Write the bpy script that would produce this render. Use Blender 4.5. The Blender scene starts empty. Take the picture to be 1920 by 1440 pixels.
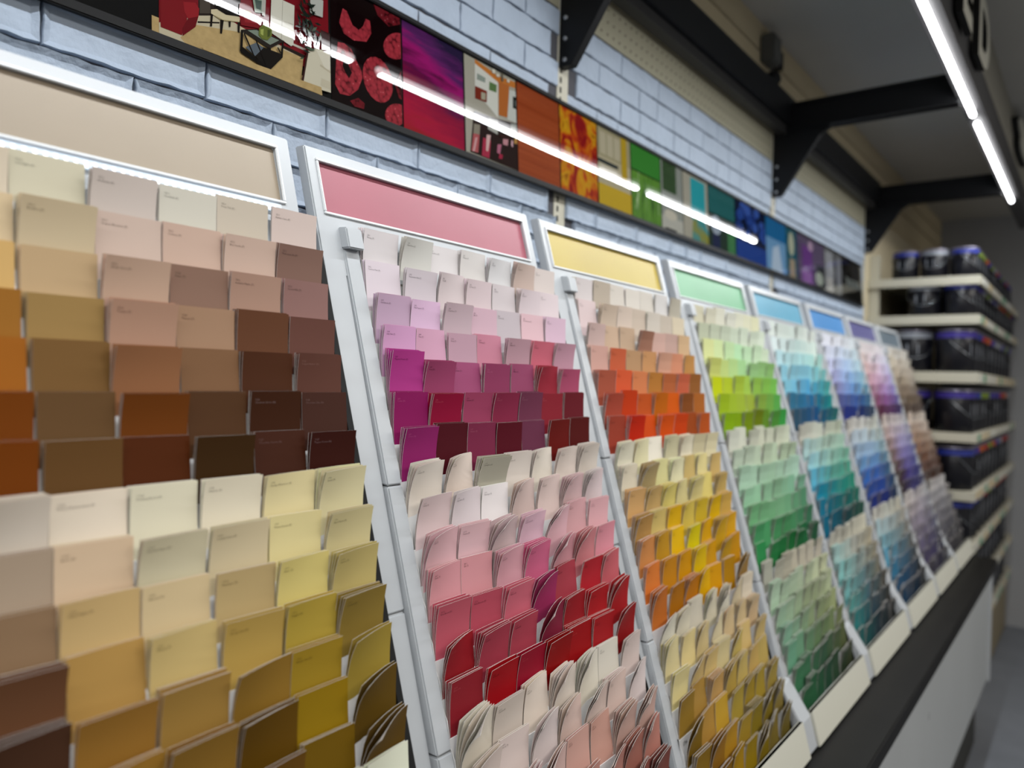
import bpy, bmesh, math, random
from mathutils import Vector, Matrix
random.seed(11)
C = bpy.context.scene.collection
H = 1.42                      # camera height above the floor; 'z' values below are relative to the camera until w() adds H

# ------------------------------------------------------------------ colours and materials
def lin1(c):
    return c / 12.92 if c <= .04045 else ((c + .055) / 1.055) ** 2.4
def lin(h, g=1.0):
    h = h.lstrip('#')
    return tuple(min(.92, g * lin1(int(h[i:i + 2], 16) / 255)) for i in (0, 2, 4))

MATS = {}
def mat(name, col, rough=.5, spec=.5, metal=0.0, noise=0.0, nscale=40, bump=0.0, bscale=60, emit=None, estr=0, coat=0.0):
    if name in MATS: return MATS[name]
    m = bpy.data.materials.new(name); m.use_nodes = True
    nt = m.node_tree; b = nt.nodes['Principled BSDF']
    c = lin(col) if isinstance(col, str) else col
    b.inputs['Base Color'].default_value = (*c, 1)
    b.inputs['Roughness'].default_value = rough
    b.inputs['Specular IOR Level'].default_value = spec
    b.inputs['Metallic'].default_value = metal
    if coat: b.inputs['Coat Weight'].default_value = coat; b.inputs['Coat Roughness'].default_value = .06
    if emit:
        b.inputs['Emission Color'].default_value = (*emit, 1); b.inputs['Emission Strength'].default_value = estr
    if noise or bump:
        tc = nt.nodes.new('ShaderNodeTexCoord')
    if noise:
        n = nt.nodes.new('ShaderNodeTexNoise'); n.inputs['Scale'].default_value = nscale; n.inputs['Detail'].default_value = 5
        nt.links.new(tc.outputs['Object'], n.inputs['Vector'])
        r = nt.nodes.new('ShaderNodeValToRGB')
        r.color_ramp.elements[0].position = .3; r.color_ramp.elements[1].position = .7
        r.color_ramp.elements[0].color = (*[x * (1 - noise) for x in c], 1)
        r.color_ramp.elements[1].color = (*[min(1, x * (1 + noise)) for x in c], 1)
        nt.links.new(n.outputs['Fac'], r.inputs['Fac']); nt.links.new(r.outputs['Color'], b.inputs['Base Color'])
    if bump:
        n2 = nt.nodes.new('ShaderNodeTexNoise'); n2.inputs['Scale'].default_value = bscale; n2.inputs['Detail'].default_value = 6
        nt.links.new(tc.outputs['Object'], n2.inputs['Vector'])
        bp = nt.nodes.new('ShaderNodeBump'); bp.inputs['Strength'].default_value = bump; bp.inputs['Distance'].default_value = .01
        nt.links.new(n2.outputs['Fac'], bp.inputs['Height']); nt.links.new(bp.outputs['Normal'], b.inputs['Normal'])
    MATS[name] = m
    return m

def chip_material(name, use_attr):
    m = bpy.data.materials.new(name); m.use_nodes = True
    nt = m.node_tree; b = nt.nodes['Principled BSDF']
    b.inputs['Roughness'].default_value = .5; b.inputs['Specular IOR Level'].default_value = .13
    if use_attr:
        a = nt.nodes.new('ShaderNodeAttribute'); a.attribute_name = 'chip_colour'; nt.links.new(a.outputs['Color'], b.inputs['Base Color'])
    else:
        a = nt.nodes.new('ShaderNodeObjectInfo'); nt.links.new(a.outputs['Color'], b.inputs['Base Color'])
    MATS[name] = m
    return m

def streak_material(name, stops, angle=0.0, scale=(3, 3, 30), detail=4, rough=.012, distort=1.5):
    """printed picture: soft streaky noise run through a colour ramp"""
    m = bpy.data.materials.new(name); m.use_nodes = True
    nt = m.node_tree; b = nt.nodes['Principled BSDF']
    b.inputs['Roughness'].default_value = rough
    tc = nt.nodes.new('ShaderNodeTexCoord'); mp = nt.nodes.new('ShaderNodeMapping')
    mp.inputs['Scale'].default_value = scale; mp.inputs['Rotation'].default_value = (0, angle, 0)
    n = nt.nodes.new('ShaderNodeTexNoise'); n.inputs['Scale'].default_value = 1; n.inputs['Detail'].default_value = detail; n.inputs['Distortion'].default_value = distort
    r = nt.nodes.new('ShaderNodeValToRGB')
    while len(r.color_ramp.elements) < len(stops): r.color_ramp.elements.new(.5)
    for e, (p, c) in zip(r.color_ramp.elements, stops):
        e.position = p; e.color = (*lin(c, .62), 1)
    nt.links.new(tc.outputs['Object'], mp.inputs['Vector']); nt.links.new(mp.outputs['Vector'], n.inputs['Vector'])
    nt.links.new(n.outputs['Fac'], r.inputs['Fac']); nt.links.new(r.outputs['Color'], b.inputs['Base Color'])
    MATS[name] = m
    return m

# ------------------------------------------------------------------ mesh builder
WLOC = {}
class MB:
    def __init__(s): s.v = []; s.f = []; s.mi = []
    def poly(s, pts, m=0):
        i = len(s.v); s.v += [tuple(p) for p in pts]; s.f.append(tuple(range(i, i + len(pts)))); s.mi.append(m)
    def hexa(s, p, m=0):
        """8 points: bottom ring 0-3, top ring 4-7"""
        i = len(s.v); s.v += [tuple(q) for q in p]
        for f in ((0, 3, 2, 1), (4, 5, 6, 7), (0, 1, 5, 4), (1, 2, 6, 5), (2, 3, 7, 6), (3, 0, 4, 7)):
            s.f.append(tuple(i + k for k in f)); s.mi.append(m)
    def box(s, x0, x1, y0, y1, z0, z1, m=0):
        s.hexa([(x0, y0, z0), (x1, y0, z0), (x1, y1, z0), (x0, y1, z0), (x0, y0, z1), (x1, y0, z1), (x1, y1, z1), (x0, y1, z1)], m)
    def prism(s, x0, x1, yz, m=0):
        """a closed outline in the YZ plane pushed along X"""
        n = len(yz); i = len(s.v)
        s.v += [(x0, y, z) for y, z in yz] + [(x1, y, z) for y, z in yz]
        s.f.append(tuple(i + k for k in range(n))); s.mi.append(m)
        s.f.append(tuple(i + n + k for k in reversed(range(n)))); s.mi.append(m)
        for k in range(n):
            k2 = (k + 1) % n
            s.f.append((i + k, i + n + k, i + n + k2, i + k2)); s.mi.append(m)
    def lathe(s, cx, cy, prof, n=20, m=0, cap=True):
        i = len(s.v)
        for r, z in prof:
            for k in range(n):
                a = 2 * math.pi * k / n; s.v.append((cx + r * math.cos(a), cy + r * math.sin(a), z))
        for j in range(len(prof) - 1):
            for k in range(n):
                k2 = (k + 1) % n
                s.f.append((i + j * n + k, i + j * n + k2, i + (j + 1) * n + k2, i + (j + 1) * n + k)); s.mi.append(m)
        if cap:
            s.f.append(tuple(i + k for k in reversed(range(n)))); s.mi.append(m)
            s.f.append(tuple(i + (len(prof) - 1) * n + k for k in range(n))); s.mi.append(m)
    def tube(s, pts, r, n=6, m=0):
        pts = [Vector(p) for p in pts]; i = len(s.v)
        for j, p in enumerate(pts):
            t = (pts[min(j + 1, len(pts) - 1)] - pts[max(j - 1, 0)]).normalized()
            a = t.cross(Vector((0, 0, 1)));
            if a.length < .01: a = t.cross(Vector((1, 0, 0)))
            a.normalize(); b = t.cross(a)
            for k in range(n):
                q = p + r * (a * math.cos(2 * math.pi * k / n) + b * math.sin(2 * math.pi * k / n)); s.v.append(tuple(q))
        for j in range(len(pts) - 1):
            for k in range(n):
                k2 = (k + 1) % n
                s.f.append((i + j * n + k, i + j * n + k2, i + (j + 1) * n + k2, i + (j + 1) * n + k)); s.mi.append(m)
        s.f.append(tuple(i + k for k in range(n))); s.mi.append(m)
        s.f.append(tuple(i + (len(pts) - 1) * n + k for k in reversed(range(n)))); s.mi.append(m)
    def build(s, name, mats, parent=None, origin=None, bevel=0, smooth=False, recalc=True, raw=False):
        """vertices are in world space with z relative to the camera; raw: already in the object's own space"""
        me = bpy.data.meshes.new(name)
        if parent is not None and origin is None: origin = WLOC[parent.name]
        if origin is None: origin = (0, 0, 0)
        ox, oy, oz = origin
        vs = s.v if raw else [(x - ox, y - oy, z + H - oz) for x, y, z in s.v]
        me.from_pydata(vs, [], s.f)
        if not isinstance(mats, (list, tuple)): mats = [mats]
        for m in mats: me.materials.append(m)
        me.polygons.foreach_set('material_index', s.mi)
        if recalc or bevel:
            bm = bmesh.new(); bm.from_mesh(me)
            bmesh.ops.recalc_face_normals(bm, faces=bm.faces)
            if bevel:
                es = [e for e in bm.edges if len(e.link_faces) == 2 and e.calc_face_angle(0) > .6]
                bmesh.ops.bevel(bm, geom=es, offset=bevel, segments=2, affect='EDGES', clamp_overlap=True)
            bm.to_mesh(me); bm.free()
        if smooth:
            me.polygons.foreach_set('use_smooth', [True] * len(me.polygons))
        o = bpy.data.objects.new(name, me); C.objects.link(o)
        if parent is not None:
            o.parent = parent
            pw = WLOC[parent.name]; o.location = (ox - pw[0], oy - pw[1], oz - pw[2])
        else:
            o.location = origin
        WLOC[o.name] = tuple(origin)
        return o

def tag(o, label=None, cat=None, group=None, kind=None):
    if label: o['label'] = label
    if cat: o['category'] = cat
    if group: o['group'] = group
    if kind: o['kind'] = kind
    return o
def thing(name, label, cat, loc, group=None):
    """an Empty at the thing's base; loc z is relative to the camera"""
    o = bpy.data.objects.new(name, None); C.objects.link(o)
    o.location = (loc[0], loc[1], loc[2] + H); o.empty_display_size = .05
    WLOC[o.name] = tuple(o.location)
    return tag(o, label, cat, group)

# ------------------------------------------------------------------ materials
white = mat('white_powder_coat', (.49, .515, .54), .32, .5, noise=.015, nscale=9)
white2 = mat('white_plastic', (.72, .72, .72), .38, .45)
paper = mat('paper_edge', (.60, .565, .53), .7, .2)
black = mat('black_metal', (.006, .0065, .008), .5, .25)
blackmat = mat('black_matte', (.010, .010, .010), .7, .25)
dgrey = mat('dark_grey_metal', (.036, .035, .034), .45, .4)
cream = mat('cream_metal', lin('c0bcab'), .5, .3)
M_chip = chip_material('chip_face', False)
M_chipA = chip_material('chip_face_mixed', True)

# ------------------------------------------------------------------ camera
f_px, yaw, pit, roll = 1468.8, .6429, -.0055, .0264
fw = Vector((math.cos(yaw) * math.cos(pit), math.sin(yaw) * math.cos(pit), math.sin(pit)))
rt = Vector((math.sin(yaw), -math.cos(yaw), 0)); up = rt.cross(fw)
R2 = rt * math.cos(roll) + up * math.sin(roll); U2 = -rt * math.sin(roll) + up * math.cos(roll)
cd = bpy.data.cameras.new('camera'); cam = bpy.data.objects.new('camera', cd); C.objects.link(cam)
M = Matrix((R2, U2, -fw)).transposed().to_4x4(); M.translation = (0, 0, H); cam.matrix_world = M
cd.sensor_width = 36; cd.sensor_fit = 'HORIZONTAL'; cd.lens = f_px / 1920 * 36
cd.clip_start = .02
cd.dof.use_dof = True; cd.dof.focus_distance = .90; cd.dof.aperture_fstop = 3.1
bpy.context.scene.camera = cam
def project(x, y, z):
    v = Vector((x, y, z)); t = v.dot(fw)
    return 960 + f_px * v.dot(R2) / t, 720 - f_px * v.dot(U2) / t, t

# ------------------------------------------------------------------ setting
D = .845
def struct(o): o['kind'] = 'structure'; return o
FLOOR = -H
m = MB(); m.box(-3, 7, -4, D + .05, FLOOR - .05, FLOOR)
struct(m.build('floor', mat('grey_floor', lin('70747b'), .45, .3, noise=.08, nscale=6)))
m = MB(); m.box(-3, 7, -4, D + .05, 1.085, 1.13)
struct(m.build('ceiling', mat('ceiling_paint', lin('bab8b2'), .9, .1, noise=.03, nscale=3)))
m = MB(); m.box(5.66, 5.72, -4, D, FLOOR, 1.085)
struct(m.build('wall_far', mat('far_wall_paint', lin('97989a'), .9, .1)))

# back wall: mortar slab with separate moulded bricks on it, all one wall
def brick_wall():
    m = MB(); rnd = random.Random(3)
    m.box(-3, 3.705, D, D + .05, -.30, .712, 0)
    h = .049; z0 = .3155
    k = -9
    while z0 + h * k < .705:
        za, zb = z0 + h * k, min(z0 + h * (k + 1), .712)
        off = .334 if k % 2 == 0 else .427
        x = off - .1766 * 18
        while x < 3.70:
            wd = .1766
            if x > 1.27 and rnd.random() < .35: wd = .0883
            xa, xb = max(x, -3) + .0009, min(x + wd, 3.704) - .0009
            x += wd
            for ux in (1.262, 2.481, 3.700):
                if xa < ux < xb:
                    if ux - xa > xb - ux: xb = ux - .0185
                    else: xa = ux + .0195
                elif xa < ux + .019 and xb > ux - .018:
                    if xa > ux: xa = ux + .0195
                    else: xb = ux - .0185
            if xb - xa < .012: continue
            pts = []
            nx = 12 if xa > -.2 and xa < 1.6 else 5
            def wob(a): return a * rnd.uniform(-1, 1)
            for i in range(nx + 1): pts.append((xa + (xb - xa) * i / nx, za + .0005 + abs(wob(.0022))))
            for i in range(1, 4): pts.append((xb - abs(wob(.0016)), za + (zb - za) * i / 4))
            for i in range(nx + 1): pts.append((xb - (xb - xa) * i / nx, zb - .0004 - abs(wob(.0022))))
            for i in range(1, 4): pts.append((xa + abs(wob(.0016)), zb - (zb - za) * i / 4))
            n = len(pts); b = len(m.v); cx = (xa + xb) / 2; cz = (za + zb) / 2
            rings = [(1.0, 0.0), (1.0, .0068), (.975, .0085), (.70, .0045)] if zb < .37 else [(1.0, 0.0), (1.0, .0010), (.96, .0018), (.75, .002)] if zb < .57 else [(1.0, 0.0), (1.0, .0030), (.96, .0050), (.75, .0055)]
            for sc, d in rings:
                for px, pz in pts:
                    sx = 1 - (1 - sc) * .28
                    m.v.append((cx + (px - cx) * sx, D - d, cz + (pz - cz) * sc))
            for r in range(len(rings) - 1):
                for i in range(n):
                    j = (i + 1) % n
                    m.f.append((b + r * n + i, b + r * n + j, b + (r + 1) * n + j, b + (r + 1) * n + i)); m.mi.append(1)
            m.f.append(tuple(b + (len(rings) - 1) * n + i for i in range(n))); m.mi.append(1)
        k += 1
    mortar = mat('dark_mortar', lin('55555a'), .9, .1)
    br = mat('white_brick', lin('a5b2c3'), .6, .3, noise=.05, nscale=14, bump=.5, bscale=42)
    struct(m.build('wall_back', [mortar, br], smooth=False))
brick_wall()
m = MB(); m.box(-3, 3.705, D + .012, D + .05, FLOOR, -.30, 0)
struct(m.build('wall_back_lower', mat('lower_wall', lin('3a3a3a'), .9, .1)))
# pegboard strip above the bricks
m = MB(); m.box(-3, 3.705, D - .002, D + .05, .712, .80, 0)
xx = 1.30
while xx < 3.65:
    for zz in (.729, .7545, .78):
        m.lathe(0, 0, [(.0032, 0), (.0032, .0003)], 6, 1)
        n0 = len(m.v) - 12
        for q in range(n0, len(m.v)):
            a, b, c = m.v[q]; m.v[q] = (xx + a, D - .0022 - c, zz + b)
    xx += .0254
struct(m.build('trim_1', [mat('pegboard_cream', lin('aaa58e'), .6, .2), mat('peg_hole', lin('6a665a'), .9, .1)]))
# slatted board up to the ceiling
m = MB(); m.box(-3, 5.66, D, D + .05, .80, 1.085, 1)
for za, zb in ((.80, .904), (.9125, .997), (1.0055, 1.085)):
    m.box(-3, 5.66, D - .012, D, za, zb, 0)
struct(m.build('trim_2', [mat('slat_board', lin('c4b594'), .6, .2, noise=.04, nscale=5), mat('slat_groove', lin('3c2e24'), .8, .1)]))
# plain cream wall of the next bay
m = MB(); m.box(3.705, 5.66, D - .004, D + .05, FLOOR, .80, 0)
struct(m.build('wall_side', mat('cream_wall_panel', lin('cbbfa2'), .6, .2)))

# slotted uprights
for i, (x, place) in enumerate(((1.262, 'nearest the camera'), (2.481, 'behind the strip of photos'), (3.700, 'at the far brick edge'))):
    t = thing('slotted_upright', 'cream slotted steel upright on the white brick wall, ' + place, 'shelf upright', (x, D - .002, -.3))
    m = MB(); m.box(x - .018, x + .019, D - .0024, D - .0002, -.3, .80)
    m.build('channel', cream, t)
    m = MB(); z = .06
    while z < .74:
        m.box(x - .0095, x - .004, D - .0030, D - .0025, z, z + .011); m.box(x - .0095, x - .004, D - .0030, D - .0025, z + .019, z + .030)
        z += .038
    m.build('slot', blackmat, t)

# ------------------------------------------------------------------ canopy over the racks
can = thing('canopy', 'black steel canopy on wall brackets with a grey front board, over the racks', 'canopy', (1.2, D - .01, .60))
m = MB(); m.box(-3, 3.70, .80, D - .014, .79, .90, 0); m.box(-3, 3.70, .785, .80, .815, .90, 1); m.build('wall_beam', [dgrey, black], can)
for x in (-.02, 1.247, 2.467, 3.686):
    m = MB()
    m.prism(x, x + .022, [(D - .002, .600), (D - .030, .600), (.70, .775), (.665, .797), (.33, .797), (.33, .882), (D - .002, .882)])
    m.box(x - .012, x + .034, .33, D - .02, .797, .806); m.box(x - .012, x + .034, .33, D - .02, .874, .882)
    b = m.build('bracket', black, can, bevel=.0012)
    for z in (.612, .652, .692):
        m = MB(); k = len(m.v); m.lathe(0, 0, [(.0048, 0), (.0042, .0022), (.002, .003)], 10)
        for q in range(k, len(m.v)):
            a, bb, c = m.v[q]; m.v[q] = (x - c, D - .016 + a, z + bb)
        m.build('bolt', mat('zinc', lin('b9bcc0'), .35, .5, .8), b)
m = MB(); m.box(-3, 4.62, .285, .335, .815, .905); m.build('front_beam', mat('front_beam_black', (.035, .034, .036), .5, .35), can)
m = MB(); m.box(-3, 4.62, .290, .318, .905, 1.0845); m.build('front_board', mat('front_board_grey', lin('8e8b80'), .7, .2), can)
led = mat('led_tube', (1, 1, 1), .4, .3, emit=(.98, .985, 1.0), estr=9)
for xa, xb in ((-1.50, -.17), (-.10, 1.225), (1.295, 2.622), (2.70, 3.88)):
    m = MB(); 
    prof = [(.0, 0), (.006, .001), (.009, .004), (.0105, .010), (.0105, xb - xa - .010), (.009, xb - xa - .004), (.006, xb - xa - .001), (0.0005, xb - xa)]
    prof[0] = (.0005, 0)
    m.lathe(0, 0, prof, 14)
    m.v = [(xa + c, .312 + a * .78, .804 + b * .78) for a, b, c in m.v]
    m.build('light_tube', led, can, smooth=True)
    la = bpy.data.lights.new('tube_lamp', 'AREA'); la.shape = 'RECTANGLE'; la.size = xb - xa - .02; la.size_y = .014; la.energy = 8.0; la.color = (.95, .98, 1.0)
    lo = bpy.data.objects.new('tube_lamp', la); C.objects.link(lo); lo.location = ((xa + xb) / 2, .312, H + .794)

# lettered sign and logo plaque on the front board
def text_geo(body, size, extrude=0.0, res=3, spacing=1.0, bold=0.0):
    cu = bpy.data.curves.new('t', 'FONT'); cu.body = body; cu.size = size; cu.extrude = extrude; cu.offset = bold; cu.resolution_u = res; cu.space_line = spacing
    ob = bpy.data.objects.new('t', cu); C.objects.link(ob)
    dg = bpy.context.evaluated_depsgraph_get(); me = bpy.data.meshes.new_from_object(ob.evaluated_get(dg))
    vs = [tuple(v.co) for v in me.vertices]; fs = [tuple(p.vertices) for p in me.polygons]
    bpy.data.objects.remove(ob); bpy.data.curves.remove(cu); bpy.data.meshes.remove(me)
    return vs, fs
face_grey = mat('letter_face', lin('c6c4b6'), .5, .3)
sg = thing('fascia_sign', 'raised pale capital letters with black sides on the grey canopy board', 'sign', (2.0, .288, .90))
x = 1.575
for ch, adv in (('I', .085), ('Z', .19), ('E', .185), ('D', .2)):
    vs, fs = text_geo(ch, .235, .008, 4, 1.0, .009)
    m = MB()
    m.v = [(x + a * 1.35, .271 - c, .862 + b * 1.0) for a, b, c in vs]; m.f = fs; m.mi = [0] * len(fs)
    zmin = min(v[1] for v in m.v)
    m.mi = [0 if all(abs(m.v[i][1] - zmin) < 1e-4 for i in f) else 1 for f in fs]
    m.build('letter', [face_grey, blackmat], sg)
    x += adv * 1.5
lg = thing('logo_plaque', 'pale wavy-edged logo plaque with black sides on the canopy board', 'sign', (3.75, .288, .93))
outl = []
for i in range(40):
    a = 2 * math.pi * i / 40; rr = 1 + .16 * math.sin(3 * a + .6) + .07 * math.sin(5 * a)
    outl.append((3.80 + .30 * rr * math.cos(a), 1.01 + .062 * rr * math.sin(a)))
for nm, y0, y1, sc, mm in (('backing', .2899, .268, 1.0, blackmat), ('face', .268, .262, .93, face_grey)):
    m = MB(); n = len(outl)
    pts = [((px - 3.80) * sc + 3.80, (pz - 1.01) * sc + 1.01) for px, pz in outl]
    m.v = [(px, y0, pz) for px, pz in pts] + [(px, y1, pz) for px, pz in pts]
    m.f = [tuple(range(n)), tuple(range(n, 2 * n))] + [(i, (i + 1) % n, n + (i + 1) % n, n + i) for i in range(n)]; m.mi = [0] * len(m.f)
    m.build(nm, mm, lg)

# small box fixture on the slat board
t = thing('wall_sensor', 'grey box sensor with a black hooded eye on the slatted wall board', 'sensor', (2.34, .80, .95))
m = MB(); m.box(2.30, 2.37, .79, .833, .965, 1.05); m.build('housing', mat('sensor_grey', lin('5a5b58'), .5, .4), t, bevel=.006)
m = MB(); m.box(2.3702, 2.405, .795, .825, .965, 1.02); m.build('lens_block', black, t, bevel=.004)
m = MB(); m.tube([(2.345, .815, .965), (2.35, .812, .945), (2.345, .805, .935)], .005, 8); m.build('bracket_arm', mat('sensor_grey', '5a5b58'), t)
m = MB(); m.lathe(2.325, .803, [(.008, .938), (.024, .930), (.027, .912), (.020, .900), (.006, .897)], 16); m.build('hood', black, t, smooth=True)

# ------------------------------------------------------------------ photo strip (glossy banner)
ZB0, ZB1 = .360, .537
def bY(z, d=0.0): return .842 - .0115 * (1 - (z - ZB0) / (ZB1 - ZB0)) - d
ban = thing('photo_banner', 'long glossy black-framed strip of interior and nature photos on the brick wall', 'banner', (2.0, .82, ZB0))
m = MB(); m.prism(-.6, 3.64, [(bY(ZB0), ZB0), (bY(ZB1), ZB1), (bY(ZB1) + .003, ZB1), (bY(ZB0) + .003, ZB0)])
m.build('backing_board', mat('banner_black', (.006, .006, .006), .02, .3), ban)
m = MB()
for za, zb in ((ZB0 - .004, ZB0 + .007), (ZB1 - .006, ZB1 + .002)):
    m.prism(-.6, 3.64, [(bY(za, .005), za), (bY(zb, .005), zb), (bY(zb) + .0035, zb), (bY(za) + .0035, za)])
m.build('frame', mat('banner_frame', (.004, .004, .0045), .5, .15), ban, bevel=.0012)
PZ0, PZ1 = .3675, .530
def gl(name, h): return mat('print_' + name, lin(h, .62), .012, .5)
class Pic:
    def __init__(s, x0, x1, z0=PZ0, z1=PZ1): s.m = MB(); s.mats = []; s.L = 0; s.r = (x0, x1, z0, z1)
    def mi(s, mt):
        if mt not in s.mats: s.mats.append(mt)
        return s.mats.index(mt)
    def poly(s, pts, mt):
        x0, x1, z0, z1 = s.r
        s.L += 1; d = .0006 + .00006 * s.L
        s.m.poly([(min(max(x, x0), x1), bY(min(max(z, z0), z1), d), min(max(z, z0), z1)) for x, z in pts], s.mi(mt))
    def rect(s, x0, x1, z0, z1, mt): s.poly([(x0, z0), (x1, z0), (x1, z1), (x0, z1)], mt)
    def ell(s, cx, cz, rx, rz, mt, n=22): s.poly([(cx + rx * math.cos(2 * math.pi * k / n), cz + rz * math.sin(2 * math.pi * k / n)) for k in range(n)], mt)
    def done(s, name='picture', label=None):
        o = s.m.build(name, s.mats, ban, recalc=False)
        if label: o['label'] = label
        return o
ROOM = [
  ('7a1a22', [(.4494, .4119), (.7012, .5166), (.6991, .4163), (.4486, .3312)]),
  ('2c231f', [(.4964, .4314), (.5519, .4545), (.5515, .4267), (.4961, .4050)]),
  ('4d453d', [(.4983, .4322), (.5117, .4378), (.5114, .4146), (.4980, .4093)]),
  ('c8bda0', [(.4961, .4059), (.5271, .4181), (.5596, .4133), (.6426, .4110), (.6371, .3717), (.4485, .3112), (.4491, .3799), (.4942, .4043)]),
  ('b79d6c', [(.4922, .3939), (.5512, .4073), (.6437, .4084), (.6382, .3681), (.5299, .3337), (.4737, .3722)]),
  ('1f1a17', [(.4951, .3990), (.5230, .4088), (.5230, .4071), (.4951, .3971)]),
  ('2a201c', [(.6122, .4138), (.6474, .4127), (.6437, .4078), (.6121, .4099)]),
  ('c9c2b4', [(.6262, .4218), (.6476, .4217), (.6475, .4187), (.6261, .4189)]),
  ('7d1c22', [(.4503, .4122), (.4778, .4237), (.4821, .3961), (.4755, .3755), (.4508, .3755)]),
  ('94242a', [(.4777, .4142), (.4925, .4193), (.4971, .4142), (.4961, .4050), (.4830, .3973), (.4791, .4035)]),
  ('6a161c', [(.4830, .3973), (.4961, .4050), (.4922, .3913), (.4764, .3750), (.4760, .3834)]),
  ('1d1715', [(.5175, .4402), (.5355, .4477), (.5453, .4280), (.5392, .4223), (.5173, .4223)]),
  ('9a9a98', [(.5181, .4405), (.5225, .4423), (.5229, .4272), (.5185, .4263)]),
  ('d3c6a2', [(.5119, .4192), (.5203, .4231), (.5511, .4251), (.5493, .4189), (.5270, .4126), (.5118, .4144)]),
  ('a3946c', [(.5118, .4144), (.5270, .4132), (.5506, .4194), (.5493, .4186), (.5250, .4110)]),
  ('1a1412', [(.5114, .4142), (.5143, .4143), (.5128, .3995), (.5104, .3989)]),
  ('1a1412', [(.5237, .4122), (.5282, .4126), (.5256, .3959), (.5232, .3956)]),
  ('1a1412', [(.5468, .4176), (.5501, .4189), (.5491, .4056), (.5467, .4056)]),
  ('1a1412', [(.5346, .4141), (.5375, .4152), (.5369, .4080), (.5349, .4076)]),
  ('161311', [(.5193, .4267), (.5272, .4289), (.5495, .4281), (.5484, .4252), (.5311, .4206), (.5193, .4227)]),
  ('7e1c24', [(.5496, .4416), (.5601, .4468), (.5706, .4389), (.5770, .4367), (.5757, .4212), (.5513, .4157), (.5485, .4311)]),
  ('96282e', [(.5557, .4293), (.5726, .4332), (.5751, .4266), (.5566, .4214)]),
  ('b99c72', [(.5547, .4363), (.5653, .4377), (.5679, .4323), (.5561, .4295)]),
  ('8fa08c', [(.5671, .4590), (.5829, .4655), (.5814, .4423), (.5706, .4389)]),
  ('4a5a52', [(.5708, .4549), (.5806, .4570), (.5793, .4452), (.5728, .4445)]),
  ('b4b2a8', [(.5807, .4646), (.5873, .4673), (.5853, .4400), (.5809, .4392)]),
  ('d6d3c3', [(.5951, .4706), (.6299, .4712), (.6273, .4193), (.6237, .4164), (.5921, .4227)]),
  ('b4b1a2', [(.6113, .4695), (.6122, .4695), (.6095, .4202), (.6086, .4202)]),
  ('c6c2b2', [(.5957, .4431), (.6285, .4462), (.6282, .4451), (.5957, .4422)]),
  ('2a2420', [(.5508, .4100), (.5724, .4190), (.6134, .4191), (.5917, .4017), (.5851, .4021)]),
  ('7f8a7c', [(.5596, .4127), (.5724, .4177), (.6054, .4171), (.5918, .4064)]),
  ('14110f', [(.5508, .4100), (.5537, .4092), (.5521, .3829), (.5488, .3836)]),
  ('14110f', [(.5873, .4020), (.5928, .4021), (.5913, .3740), (.5869, .3735)]),
  ('14110f', [(.6095, .4157), (.6122, .4181), (.6100, .3967), (.6069, .3965)]),
  ('14110f', [(.5493, .3892), (.5522, .3899), (.5891, .3761), (.5891, .3733), (.5498, .3821)]),
  ('1a1614', [(.5593, .3910), (.5786, .3998), (.6074, .4005), (.6096, .3965), (.5913, .3750), (.5847, .3756)]),
  ('5d666e', [(.5562, .3908), (.5722, .4021), (.5818, .3991), (.5698, .3845)]),
  ('14110f', [(.5537, .4064), (.5554, .4080), (.5687, .3847), (.5668, .3840)]),
  ('14110f', [(.5701, .4042), (.5718, .4052), (.5870, .3782), (.5848, .3775)]),
  ('14110f', [(.6018, .4062), (.6034, .4076), (.6074, .4025), (.6062, .4005)]),
  ('6c7636', [(.5824, .4341), (.5861, .4346), (.5873, .4304), (.5943, .4264), (.5942, .4187), (.5875, .4105), (.5798, .4092), (.5749, .4125), (.5757, .4212), (.5816, .4282)]),
  ('a3ad5c', [(.5778, .4202), (.5822, .4227), (.5814, .4140), (.5777, .4145)]),
  ('48522a', [(.5877, .4239), (.5925, .4248), (.5909, .4165), (.5875, .4144)]),
  ('b8bab2', [(.6550, .4954), (.6762, .4961), (.6745, .4730), (.6534, .4707)]),
  ('18130f', [(.6590, .4428), (.6702, .4449), (.6673, .4277), (.6594, .4259)]),
  ('3a1c1a', [(.6704, .4551), (.6947, .4561), (.6929, .4348), (.6724, .4295)]),
  ('cfcabc', [(.6877, .4586), (.6966, .4599), (.6953, .4491), (.6870, .4481)]),
  ('d2cbb4', [(.6500, .4205), (.6649, .4278), (.6876, .4288), (.6951, .4376), (.6878, .3757), (.6407, .3728)]),
  ('ddd7c4', [(.6623, .4259), (.6863, .4273), (.6885, .4066), (.6769, .4048)]),
  ('bdb59c', [(.6695, .4083), (.6897, .4029), (.6891, .4011), (.6682, .4058)]),
  ('c8c0a8', [(.6704, .3904), (.6868, .3897), (.6866, .3794), (.6689, .3799)]),
  ('3a1d1a', [(.6470, .4165), (.6499, .4175), (.6407, .3738), (.6376, .3738)]),
]
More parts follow.
